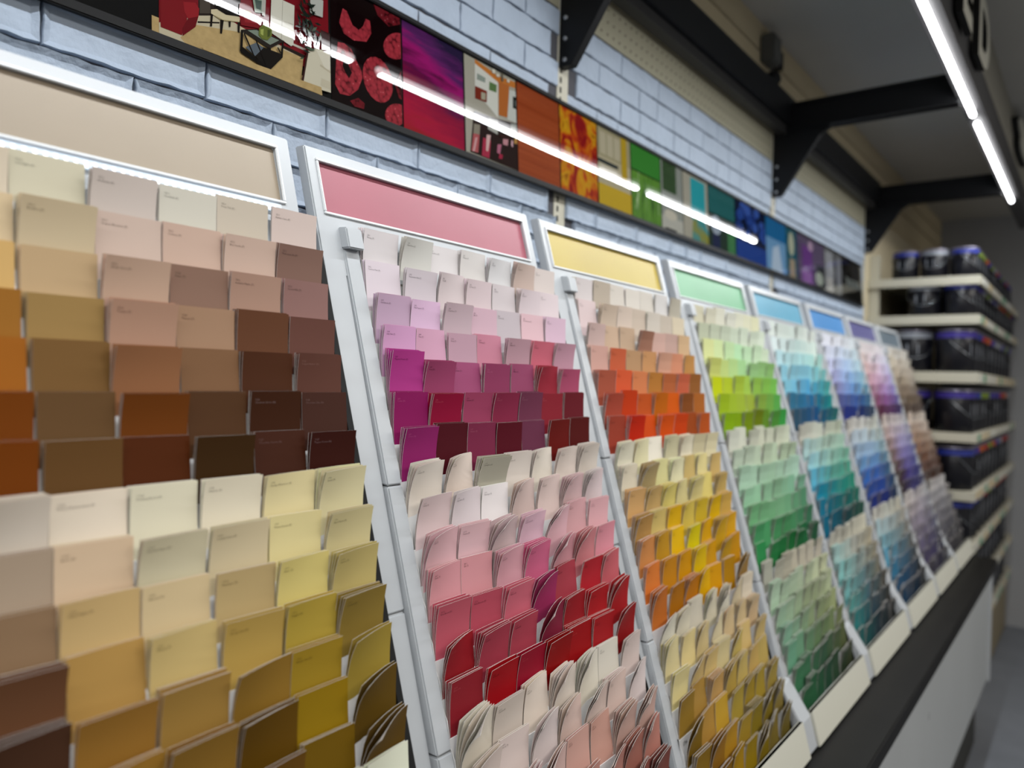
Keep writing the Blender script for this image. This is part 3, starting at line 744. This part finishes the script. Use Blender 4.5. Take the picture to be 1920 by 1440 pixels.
G5 = grad('''
d2dbd4 c3cfc8 d6ddd6
cfdcdc bfd6d2 cfded6
b4d6dd a9d3d6 a7d3cb
8cc4d6 86c2d6 7dbfc0
7fbed3 4f9fca 4aa9a8
2f6f8e 1d6896 1f8a8a
2a4f66 124f80 1a6f72
c9c9bd c6cbbd bfc9b3
b2d3d3 b4cfc0 a8cbb8
a0d6e0 9cc9bd 7fbfa6
5fb4cf 5fae9f 4aa088
1490b0 2a8f8c 1f8a72
0a7390 1b6d70 177060
066480 12484f 125040
bdbcb0 c2c0b0 c9c6b4
a9cdca b5b8ae bdb59c
8fcac8 98aaa8 a39d88
7fbfc0 6f8f95 7d7a6c
5fa8a4 50707c 58564c
2f8080 34505e 3c3c38
1f6464 263a44 2a2c2c''')
G6 = grad('''
d9dbe6 dcdfe8 d0d8dd
cfd4e6 c9d6ea c3d6de
c3c8e6 b0c8ea b4d0dc
a9aed8 8fb2e0 8fb8cc
8f94c6 6f9bd4 6f9fb8
50588f 3a5fa6 3a6a8c
1f2f7f 1a2f6f 24405f
c9c6c0 cfd0cb c4c8bf
b5c3cf b8cad4 adc0c0
9fbcd9 9abada 90b0bc
6f9fcf 6a98d0 6a90a4
3a6fbf 3a68bc 446a84
2a4f9f 2448a0 2c4c6c
1a2f80 162a7c 1c344f
c9c8bf bfc2b8 c4c0b0
a9c3c9 a8b8ba aaa69a
7fb3c3 8aa4ac 8a8880
5a9ab5 5f8498 6a6a66
3a7fa3 3f6884 4a4e50
1f5f8a 284c6c 343a40
1a4566 1c3650 23282e''')
G7 = grad('''
d9cfcf dcd4d8 d9d6dc
d6c3c0 d6cbd9 d0cfe0
d3b4b4 d3bccf c0bcdc
c9a0ae c9aac9 a9a0d0
b0809a b08fc3 8f86c0
8a5070 8a5a96 6a5f9c
5a2840 5a2f60 42386c
c9bcb5 cdc4c6 c6c2c8
bfa9a6 bfb3c6 b4b2ce
a9908f a9a0cc 9a9ac4
8a706f 8a80c0 7a7cb4
6a5050 6a60a9 585c9c
4a3438 4a4090 3c4080
35242c 35307a 2a2c66
cdc6c3 c3bcc0 c0c0c4
b9b0b5 b0a8b4 a8a8b4
9d95a3 9890a4 8c8c9c
857d92 7c7490 707288
6a627f 605a7c 56586f
4a4268 443e64 3e405a
35304a 302c48 2c2e40''')
G8 = grad('''
cfc8bc d4cec4 d6d2ca
c6bca9 cac0b2 ccc6ba
b9ac9a baae9e beb4a8
a39480 a69886 aaa094
8c7a68 8e7e6e 928678
756350 776756 7a6c5e
5a483c 5c4c42 5e5048
cdbcae cfc2b6 d2c8be
c3aa98 c4b0a2 c6b8ac
b08f78 b29884 b4a092
96705a 987a66 9a8474
7c5642 7e5e4c 806858
63402f 654638 684e42
4c3024 4e3428 503a30
c9c5c5 c6c4c6 cac8c8
b0aeb3 aeaeb4 b2b0b2
96949c 94949c 989698
7d7b86 7a7a84 7e7c80
66646f 62626c 686668
4f4d58 4b4b56 504e52
3a3842 383840 3c3a3e''')
GAIN = 1.30
def cell(k, r, c):
    g = (None, G1, G2, G3, G4, G5, G6, G7, G8)[k][r][c]
    base = lin(g) if isinstance(g, str) else g
    lum = .3 * base[0] + .6 * base[1] + .1 * base[2]; k_ = 1.16 * (max(base) + .01) ** .07 * ((.80 if k == 1 else .86) if r < 7 and k < 4 else .92 if r < 7 or k > 3 else 1.0)  # smaller factor for the top tier: its shade stays in the chip colour
    return tuple(min(.90, x * k_) for x in base)

def chip_geo(w, h, th, lean, bend, curl, nx, nz, fine=True):
    """a thin card standing in its own space: x along, z up, front towards -y; curl pulls the top left corner out"""
    def pos(i, j, back):
        x = (i / nx - .5) * w; s = j / nz
        left = max(0.0, .5 - x / w); out = bend * s ** 2.0 + curl * (s ** 2.2) * left ** 1.3
        y = lean * s * h - out
        z = s * h - (out * out) / (2.2 * h)
        return (x, y + (th if back else 0), z)
    v = [pos(i, j, 0) for j in range(nz + 1) for i in range(nx + 1)]; n = len(v)
    v += [pos(i, j, 1) for j in range(nz + 1) for i in range(nx + 1)]
    f = []; mi = []; a = nx + 1
    for j in range(nz):
        for i in range(nx):
            q = j * a + i
            f.append((q, q + 1, q + a + 1, q + a)); mi.append(0)
            f.append((n + q, n + q + a, n + q + a + 1, n + q + 1)); mi.append(1)
    rim = [i for i in range(nx)] + [nx + a * j for j in range(nz)] + [nz * a + nx - i for i in range(nx)] + [a * (nz - j) for j in range(nz)]
    b = len(v); R = len(rim)
    v += [v[q] for q in rim] + [v[n + q] for q in rim]
    for k in range(R):
        k2 = (k + 1) % R
        f.append((b + k2, b + k, b + R + k, b + R + k2)); mi.append(1)
    return v, f, mi, pos

WORDS = 'Petal Rosy Amber Willow Linen Satin Meadow Ember Coral Dusty Autumn Silk Garden Morning Copper Velvet Shell Maple Cotton Honey'.split()
W2 = 'Pink Glow Mist Sand Blush Dawn Rose Beige Hue Tint Light Cream'.split()
NAMES = {  # (rack, row, column): code and name as far as they can be read on the cards
 (1, 0, 3): ('YD3', 'Archway (P)'), (1, 0, 4): ('YD1', 'Cornball (P)'), (1, 0, 5): ('YD1', 'Pony Tail (P)'), (1, 0, 6): ('YD1', 'Rattan Cane (P)'), (1, 0, 2): ('YD4', 'Limelight (P)'),
 (1, 1, 2): ('YD4', 'Bonfire (P)'), (1, 1, 3): ('YD3', 'Grapes Blossom (P)'), (1, 1, 4): ('YD2', 'Convoy (P)'), (1, 1, 5): ('YD2', 'Brie Suede (P)'), (1, 1, 6): ('YD2', 'Plum Lane Bu (P)'),
 (1, 2, 3): ('YD3', 'Sandy Cove (T)'), (1, 2, 4): ('YG4', 'Fawn (T)'), (1, 2, 5): ('YD2', 'Autumn Maple (T)'), (1, 2, 6): ('YD3', 'Cocoa Milk (T)'), (1, 3, 3): ('YD4', 'Toasty (T)'), (1, 3, 4): ('YG4', 'Flannel (T)'),
 (1, 4, 6): ('YG6', 'Copper Harbor (D)'), (1, 5, 6): ('YG8', 'Chocolate Chip (N)'), (1, 6, 5): ('YG7', 'Chocolate Cherry (N)'), (1, 6, 6): ('YG7', 'Pepper Cocoa (N)'), (1, 5, 5): ('YG6', 'Chestnut Grove (N)'),
 (1, 7, 2): ('1Y28', 'Melted Marshmallow (P)'), (1, 7, 3): ('1Y28', 'Drawing Board (P)'), (1, 7, 4): ('1Y8', 'Atlantic (P)'), (1, 7, 5): ('1Y8', 'Sunday Afternoon (P)'), (1, 7, 6): ('1Y8', 'Astral (P)'),
 (1, 8, 2): ('1Y29', 'Bison (P)'), (1, 8, 3): ('1Y29', 'Smooth Paper (P)'), (1, 8, 4): ('1Y29', 'Coastal Dune (P)'), (1, 8, 5): ('1Y9', 'Warm Beach (P)'), (1, 8, 6): ('1Y9', 'Aged Paper (P)'),
 (1, 9, 2): ('1Y30', 'Hazel Night (T)'), (1, 9, 3): ('1Y30', 'Almond (T)'), (1, 9, 4): ('1Y10', 'Antelope (T)'), (1, 9, 5): ('1Y10', 'Altair (T)'), (1, 9, 6): ('1Y10', 'Carrot (T)'),
 (1, 10, 3): ('1Y31', 'Wheat (T)'), (1, 10, 4): ('1Y11', 'Honey Suit (D)'), (1, 10, 5): ('1Y11', 'Nugget (D)'), (1, 10, 6): ('1Y11', 'Crested (D)'), (1, 11, 5): ('1Y12', 'Mojave Sun (D)'),
 (2, 0, 0): ('2A1', 'Mining (P)'), (2, 0, 1): ('2A1', 'New Dove (P)'), (2, 0, 2): ('2B1', 'Any Rose (P)'), (2, 0, 3): ('2B1', 'Antique (P)'), (2, 0, 4): ('2B1', 'Mist (P)'),
 (2, 1, 0): ('2A2', 'Curious Pink (P)'), (2, 1, 1): ('2A2', 'Rosewater Mid (T)'), (2, 1, 2): ('2B2', 'Tea (P)'), (2, 1, 3): ('2B2', 'Lip Pearl (T)'), (2, 1, 4): ('2B2', 'Quill (P)'), (2, 1, 5): ('2B2', 'Mauve (P)'),
 (2, 2, 0): ('2A3', 'Cardamom (P)'), (2, 2, 1): ('2A3', 'Pink Peppers (T)'), (2, 2, 2): ('2B3', 'Cosy Rose (T)'), (2, 2, 3): ('2B3', 'Silk (T)'), (2, 2, 4): ('2B3', 'Memoir (P)'), (2, 2, 5): ('2B3', 'Victorian Lace (P)'), (2, 2, 6): ('2B3', 'Violet (T)'),
 (2, 3, 0): ('2A4', 'Jolly Pink (T)'), (2, 3, 1): ('2A4', 'Fuzz (T)'), (2, 4, 0): ('2A5', 'Magenta Dream (D)'),
 (2, 7, 0): ('2C8', 'Chateau (P)'), (2, 7, 1): ('2C8', 'Pearl (P)'), (2, 7, 2): ('2C8', 'Snowshoe (P)'), (2, 8, 0): ('2C9', 'Holly (P)'), (2, 8, 1): ('2C9', 'Fog Glove (P)'), (2, 8, 2): ('2C9', 'Pink Sugar (P)'), (2, 8, 3): ('2C9', 'Vanilla (P)'),
 (2, 9, 0): ('2C10', 'Tulip (P)'), (2, 9, 1): ('2C10', 'Petunia (P)'), (2, 9, 2): ('2C10', 'Party (P)'), (2, 9, 3): ('2C10', 'Candy Crush (P)'), (2, 11, 0): ('2C12', 'Rosy Bloom (D)'), (2, 11, 1): ('2C12', 'Ruby Blossom (D)'), (2, 14, 1): ('2D15', 'Oatcake (P)'),
}
TXT = {}
def chip_text(key):
    if key not in TXT: TXT[key] = text_geo(key[0] + '\n' + key[1], .0028, 0, 1, .95)
    return TXT[key]

def rgb2hsv(c):
    s = [(12.92 * x if x < .0031308 else 1.055 * x ** (1 / 2.4) - .055) for x in c]
    mx, mn = max(s), min(s); d = mx - mn
    if d == 0: h = 0
    elif mx == s[0]: h = 60 * (((s[1] - s[2]) / d) % 6)
    elif mx == s[1]: h = 60 * ((s[2] - s[0]) / d + 2)
    else: h = 60 * ((s[0] - s[1]) / d + 4)
    return h, d / mx if mx else 0, mx
def colour_words(c):
    h, s, v = rgb2hsv(c)
    if s < .07: return 'off-white' if v > .8 else 'pale grey'
    tone = 'pale' if s < .25 and v > .8 else 'dark' if v < .45 else 'deep' if v < .68 else 'vivid' if s > .7 else 'soft'
    if h < 14 or h >= 346: n = 'red' if s > .6 and v > .5 else 'maroon' if v < .5 else 'pink' if s > .2 else 'blush'
    elif h < 32: n = 'brown' if v < .68 else 'orange' if s > .55 else 'peach' if s > .2 else 'cream'
    elif h < 44: n = 'brown' if v < .55 else 'ochre' if s > .5 else 'beige' if s < .35 else 'tan'
    elif h < 66: n = 'olive' if v < .62 else 'yellow' if s > .5 else 'cream' if s < .25 else 'straw'
    elif h < 160: n = 'green'
    elif h < 260: n = 'blue'
    elif h < 320: n = 'magenta' if s > .45 else 'lilac'
    else: n = 'raspberry' if v < .66 else 'pink'
    return tone + ' ' + n
ORD = 'first second third fourth fifth sixth seventh eighth ninth tenth eleventh twelfth thirteenth fourteenth fifteenth sixteenth seventeenth eighteenth nineteenth twentieth twenty-first'.split()

CH, CT = .085, .00045
chips = []
rc = random.Random(21)
SPECIAL = {(2, 4, 0): dict(dz=.010), (2, 7, 2): dict(bend=.026, curl=.0), (2, 7, 1): dict(curl=.022), (2, 0, 5): dict(bend=.014, curl=.01), (2, 11, 1): dict(bend=.016, curl=0), (2, 14, 1): dict(bend=.016, curl=.004),
           (2, 14, 0): dict(curl=.026), (1, 11, 6): dict(curl=.014), (1, 12, 6): dict(curl=.020), (1, 13, 6): dict(curl=.024), (3, 2, 3): dict(bend=.02), (3, 8, 1): dict(bend=.024), (3, 5, 1): dict(dz=.006), (3, 4, 0): dict(bend=.014)}
for k in range(1, 9):
    for r in range(NROW):
        for c in range(7):
            x = XL[k] + C0[k] + PITCH[k] * c + CWS[k] / 2 + rc.uniform(-.0012, .0012)
            z = zt(r) + (rc.uniform(-.0018, .0012) if k < 4 else rc.uniform(-.0045, .003))
            tier = r // 7
            p = rc.random()
            bend = abs(rc.gauss(.0112, .003)) if tier == 0 else abs(rc.gauss(.0135, .004))
            curl = (abs(rc.gauss(.002, .004)) if tier == 0 else abs(rc.gauss(.010, .007)) if tier == 1 else abs(rc.gauss(.013, .007)))
            curl *= (0, .45, 1, .55, .12, .08, .05, .05, .05)[k]
            if k == 1: bend *= .9
            if p < .12: bend += .008
            sp = SPECIAL.get((k, r, c), {})
            bend = sp.get('bend', min(bend, .018)); curl = sp.get('curl', min(curl, .032)); z += sp.get('dz', 0)
            n = rc.choice((1, 2, 2, 3, 4)) if k <= 3 else rc.choice((1, 2, 3))
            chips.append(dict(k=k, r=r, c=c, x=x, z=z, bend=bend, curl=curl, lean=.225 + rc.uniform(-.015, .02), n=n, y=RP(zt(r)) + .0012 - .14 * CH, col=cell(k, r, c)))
empty = {(2, 12, 3): 1, (3, 17, 0): 1}          # pockets almost sold out: label of the lip shows
for ch in chips:
    if (ch['k'], ch['r'], ch['c']) in empty: ch['n'] = 1
    u, v, t = project(ch['x'], ch['y'], ch['z'] - .02)
    inside = -60 < u < 1960 and -40 < v < 1490
    ch['size'] = 1 / t ** 2 if inside and t > .1 else 0
    ch['in'] = inside
order = sorted((c for c in chips if c['in']), key=lambda c: -c['size'])
big = {id(c) for c in order[:300]}

V, F, MI, COLS = [], [], [], []
def add_stuff(ch, dx, dy, dz, lean, bend, curl, nx, nz, col):
    v, f, mi, _ = chip_geo(CWS[ch['k']], CH, CT, lean, bend, curl, nx, nz)
    o = len(V); X, Y, Z = ch['x'] + dx, ch['y'] + dy, ch['z'] - CH + H + dz
    V.extend((a + X, b + Y, c + Z) for a, b, c in v); F.extend(tuple(q + o for q in g) for g in f); MI.extend(mi); COLS.extend([col] * len(f))

text_mats = {}
def text_mat(col):
    l = .3 * col[0] + .6 * col[1] + .1 * col[2]
    if l > .12: q = tuple(round(x * .40, 2) for x in col)
    elif l > .02: q = tuple(round(min(.6, x * 1.6 + .05), 2) for x in col)
    else: q = tuple(round(min(.6, x * 2.0 + .10), 2) for x in col)
    if q not in text_mats: text_mats[q] = mat('chip_ink_%d' % len(text_mats), q, .6, .2)
    return text_mats[q]

for ch in chips:
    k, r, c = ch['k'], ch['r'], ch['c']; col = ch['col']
    near = ch['in'] and ch['k'] <= 3
    nx, nz = (6, 8) if id(ch) in big else ((4, 5) if k <= 4 else (3, 3))
    if id(ch) in big:
        v, f, mi, pos = chip_geo(CWS[k], CH, CT, ch['lean'], ch['bend'], ch['curl'], nx, nz)
        m = MB(); m.v = v; m.f = f; m.mi = mi
        o = m.build('paint_chip', [M_chip, paper], origin=(ch['x'], ch['y'], ch['z'] - CH + H), smooth=False, recalc=False, raw=True)
        o.data.polygons.foreach_set('use_smooth', [q < 2 * nx * nz for q in range(len(f))])
        o.color = (*col, 1)
        where = f'{ORD[6 - c]} from the right end in {ORD[r]} row below the beige panel' if k == 1 else f'{ORD[c]} from the post in {ORD[r]} row below the {UN[k - 1]} panel'
        tag(o, f'{colour_words(col)} paint chip, {where}', 'paint chip', 'paint chips in the wall racks')
        key = NAMES.get((k, r, c))
        if key is None and k >= 2 and sum(col) > .25 and not (k == 3 and r > 13):
            rn = random.Random(k * 1000 + r * 10 + c); key = (f'{k}{"ABCDEFG"[c]}{r + 1}', rn.choice(WORDS) + ' (' + 'PPTTDDN'[r % 7] + ')')
        if key:
            tv, tf = chip_text(key)
            def surf(a, b):
                cw = CWS[k]; x = a + .0045 - cw / 2; zz = CH - .0085 + b; s = zz / CH
                left = max(0.0, .5 - x / cw); out = ch['bend'] * s ** 2.0 + ch['curl'] * (s ** 2.2) * left ** 1.3
                return (x, ch['lean'] * s * CH - out - .00012, s * CH - out * out / (2.2 * CH))
            m = MB(); m.v = [surf(a, b) for a, b, _ in tv]; m.f = tf; m.mi = [0] * len(tf)
            to = m.build('printed_name', text_mat(col), raw=True, recalc=False, parent=o, origin=WLOC[o.name])
    elif ch['in'] or k <= 2:
        add_stuff(ch, 0, 0, 0, ch['lean'], ch['bend'], ch['curl'], nx, nz, col)
    # cards behind the front one
    if ch['in'] or k <= 2:
        rr = random.Random(k * 7919 + r * 131 + c); fan = 1.0
        for i in range(ch['n']):
            fan *= rr.uniform(.78, .97)
            add_stuff(ch, rr.uniform(-.0010, .0004), .0007 * (i + 1), rr.uniform(-.0012, .0010), ch['lean'] + (.002 if r < 7 else .004) * (i + 1) * rr.random(), ch['bend'] * fan, ch['curl'] * fan, 3 if k > 3 else 4, 3 if k > 3 else 5, tuple(x * rr.uniform(.94, 1.03) for x in col))
me = bpy.data.meshes.new('remaining_paint_chips'); me.from_pydata(V, [], F)
me.materials.append(M_chipA); me.materials.append(paper); me.polygons.foreach_set('material_index', MI)
ca = me.color_attributes.new('chip_colour', 'FLOAT_COLOR', 'CORNER')
buf = []
for f, cc in zip(F, COLS): buf.extend((*cc, 1.0) * len(f))
ca.data.foreach_set('color', buf)
o = bpy.data.objects.new('remaining_paint_chips', me); C.objects.link(o)
tag(o, 'all the smaller paint chips stacked behind and in the far racks', 'paint chips', kind='stuff')

# pocket labels where a pocket is nearly empty
for (k, r, c) in empty:
    xl = XL[k]; z = zt(r); yb = RP(z) - .0067
    vs, fs = text_geo(f'{r}34', .0075, 0, 1)
    m = MB(); x0 = xl + C0[k] + PITCH[k] * c + .006
    m.v = [(x0 + a, yb + .17 * (b - .012) - .0003, z - .058 - .011 + b) for a, b, _ in vs]; m.f = fs; m.mi = [0] * len(fs)
    par = [q for q in bpy.data.objects if q.name.startswith('colour_rack')][k - 1]
    m.build('pocket_label', mat('label_ink', (.02, .02, .02), .6, .2), par, recalc=False)

# ------------------------------------------------------------------ counter and base cabinet
m = MB(); m.box(-1.2, 3.735, .312, D, -.712, -.675); 
o = m.build('countertop', mat('counter_black', (.0075, .0068, .006), .5, .15, noise=.2, nscale=8), origin=(1.5, .6, H - .712), bevel=.003); tag(o, 'long black countertop under the paint chip racks', 'countertop')
t = thing('base_cabinet', 'low white cabinet with a dark plinth under the black countertop', 'cabinet', (1.5, .58, FLOOR))
m = MB(); m.box(-1.2, 3.70, .335, D - .001, -1.16, -.7125); m.build('body', mat('cabinet_white', lin('b3b7b8'), .45, .4, noise=.03, nscale=3), t)
m = MB(); m.box(3.70, 3.722, .325, D - .001, -1.17, -.7125); m.build('end_trim', mat('cabinet_trim', lin('c4c8cc'), .4, .4), t, bevel=.003)
m = MB(); m.box(-1.2, 3.69, .37, D - .001, FLOOR, -1.16); m.build('plinth', mat('plinth_dark', lin('3c3c3a'), .7, .2), t)
m = MB()
for x, z in ((2.05, -.98), (2.16, -1.02), (2.3, -.86)):
    m.box(x, x + .006, .3345, .335, z, z + .018)
m.build('scuff', mat('scuff_grey', lin('8a8c8e'), .7, .2), t)

# ------------------------------------------------------------------ far shelving with paint cans
t = thing('shelving_unit', 'cream metal shelving unit full of dark paint cans beyond the racks', 'shelving', (4.6, .62, FLOOR))
SH = [(.450, .486), (.284, .322), (.036, .080), (-.214, -.176), (-.46, -.42), (-.68, -.64), (-.90, -.86), (-1.10, -1.06)]
TAGS = [mat('tag_white', lin('cfcfc8'), .6, .2), mat('tag_green', lin('5f9a80'), .6, .2), mat('tag_tan', lin('c7b48c'), .6, .2)]
for za, zb in SH:
    m = MB(); m.box(3.775, 5.655, .408, D - .006, zb - .012, zb, 0); m.box(3.77, 5.655, .402, .410, za, zb + .002, 0); m.box(3.767, 3.777, .402, D - .006, za, zb + .002, 0)
    s = m.build('shelf', cream, t, bevel=.002)
    rr = random.Random(int(za * 1000)); xx = 3.82
    while xx < 5.5:
        m = MB(); m.box(xx, xx + .07, .4005, .402, za + .006, zb - .004); xx += rr.uniform(.1, .22)
        m.build('price_tag', rr.choice((TAGS[0], TAGS[0], TAGS[1], TAGS[2])), s)
m = MB(); m.box(3.785, 5.65, .425, D - .006, FLOOR, -1.10); m.build('base_kick', mat('kick_cream', lin('8f846c'), .6, .2), t)
for x in (3.79, 5.62):
    m = MB(); m.box(x, x + .025, .80, D - .006, FLOOR, .60); m.build('upright', cream, t)

can_black = mat('can_black', (.006, .006, .009), .28, .3); lidm = mat('can_lid_steel', lin('9a96a6'), .3, .5, .6); steel = mat('can_steel', lin('aab0b8'), .25, .5, .9)
ACC = {n: mat('can_' + n, lin(h), .4, .4) for n, h in dict(purple='3b2f86', blue='2a3588', green='6f8428', red='9a2a28', grey='8a8e96', orange='b0561c').items()}
PROTO = {}
def make_can(rad, h, acc):
    """meshes for one kind of can in its own space (base at the origin)"""
    key = (rad, h, acc)
    if key not in PROTO:
        parts = []
        m = MB(); m.lathe(0, 0, [(rad * .97, 0), (rad, .003), (rad, h * .94), (rad * .97, h * .955), (rad * .97, h * .965)], 22, 0)
        parts.append(('body', m, can_black, True))
        m = MB(); m.lathe(0, 0, [(rad * .99, h * .955), (rad * 1.0, h * .975), (rad * .95, h), (rad * .86, h * .985)], 22); parts.append(('lid', m, lidm, True))
        m = MB(); n = 22
        z0, z1 = (h * .80, h * .93)
        for i in range(n):
            a0, a1 = 2 * math.pi * i / n, 2 * math.pi * (i + 1) / n; rr = rad * 1.006
            m.poly([(rr * math.cos(a0), rr * math.sin(a0), z0), (rr * math.cos(a1), rr * math.sin(a1), z0), (rr * math.cos(a1), rr * math.sin(a1), z1), (rr * math.cos(a0), rr * math.sin(a0), z1)])
        parts.append(('label_band', m, ACC[acc], True))
        m = MB()
        for q in (-1.7,):
            rr = rad * 1.012; m.poly([(rr * math.cos(q + s * .3), rr * math.sin(q + s * .3), z) for s, z in ((-1, h * .42), (1, h * .42), (1, h * .66), (-1, h * .66))])
        parts.append(('badge', m, ACC['grey'], False))
        m = MB(); pts = [(rad * 1.03 * math.cos(a), rad * 1.03 * math.sin(a), h * .78 - .45 * h * math.sin((a + math.pi) / math.pi * math.pi)) for a in [-math.pi + i * math.pi / 10 for i in range(11)]]
        m.tube(pts, .0018, 5); parts.append(('handle', m, steel, True))
        PROTO[key] = [(nm, mm.build(nm, mt, raw=True, smooth=sm, recalc=False).data, None) for nm, mm, mt, sm in parts]
        for nm, me_, _ in PROTO[key]:
            for ob in [o_ for o_ in bpy.data.objects if o_.data is me_]: bpy.data.objects.remove(ob)
    return PROTO[key]
def place_can(x, y, z, rad, h, acc, rot, label, group):
    b = bpy.data.objects.new('paint_can', None); C.objects.link(b); b.location = (x, y, z + H); b.rotation_euler = (0, 0, rot); tag(b, label, 'paint can', group)
    for nm, me_, _ in make_can(rad, h, acc):
        c = bpy.data.objects.new(nm, me_); C.objects.link(c); c.parent = b
SHN = ['top', 'second', 'third', 'fourth', 'fifth', 'sixth', 'seventh', 'lowest']
rk = random.Random(4)
for s, (za, zb) in enumerate(SH):
    gap = (.62 if s == 0 else SH[s - 1][1] - .012) - zb
    if s == 0: rad, h = .054, .125
    elif gap < .135: rad, h = .050, min(.118, gap - .008)
    elif gap > .17: rad, h = .080, .185
    else: rad, h = .066, min(.15, gap - .01)
    h = min(h, gap - .006)
    z = zb + .0002; step = rad * 2.12; i = 0; x = 3.782 + rad
    while x + rad < 5.60 and i < 14:
        acc = ('purple', 'blue', 'purple', 'green', 'red')[rk.randrange(5)] if i < 2 else ('green', 'red', 'purple', 'orange', 'grey')[rk.randrange(5)]
        place_can(x, .418 + rad, z, rad, h, acc, rk.uniform(-.4, .4), f'dark paint can, {ORD[i]} from the near corner along the {SHN[s]} shelf front', 'paint cans on the far shelving')
        if s == 0 and i < 1:
            pass
        x += step; i += 1
    y = .418 + rad + step; j = 1
    while y + rad < .80 and s < 5:
        place_can(3.784 + rad, y, z, rad, h, ('purple', 'blue', 'grey')[rk.randrange(3)], rk.uniform(-1.9, -1.2), f'dark paint can, {ORD[j]} from the front at the near end of the {SHN[s]} shelf', 'paint cans on the far shelving')
        y += step; j += 1

# ------------------------------------------------------------------ light, view
w = bpy.data.worlds.new('world'); bpy.context.scene.world = w; w.use_nodes = True
for x in (-.3, 1.7, 3.7):       # unseen fill lamps added over the aisle, standing in for shop lighting
    la = bpy.data.lights.new('aisle_fill_lamp', 'AREA'); la.shape = 'RECTANGLE'; la.size = 1.2; la.size_y = .6; la.energy = 22; la.color = (1.0, .955, .89)
    lo = bpy.data.objects.new('aisle_fill_lamp', la); C.objects.link(lo); lo.location = (x, -1.15, H + 1.06)
w.node_tree.nodes['Background'].inputs['Color'].default_value = (1.0, .97, .93, 1)
w.node_tree.nodes['Background'].inputs['Strength'].default_value = .37
sc = bpy.context.scene
sc.view_settings.view_transform = 'Standard'; sc.view_settings.look = 'None'; sc.view_settings.gamma = 1; sc.view_settings.use_curve_mapping = False
sc.view_settings.exposure = 0.0
sc.cycles.use_denoising = True
sc.cycles.max_bounces = 6; sc.cycles.sample_clamp_indirect = 6
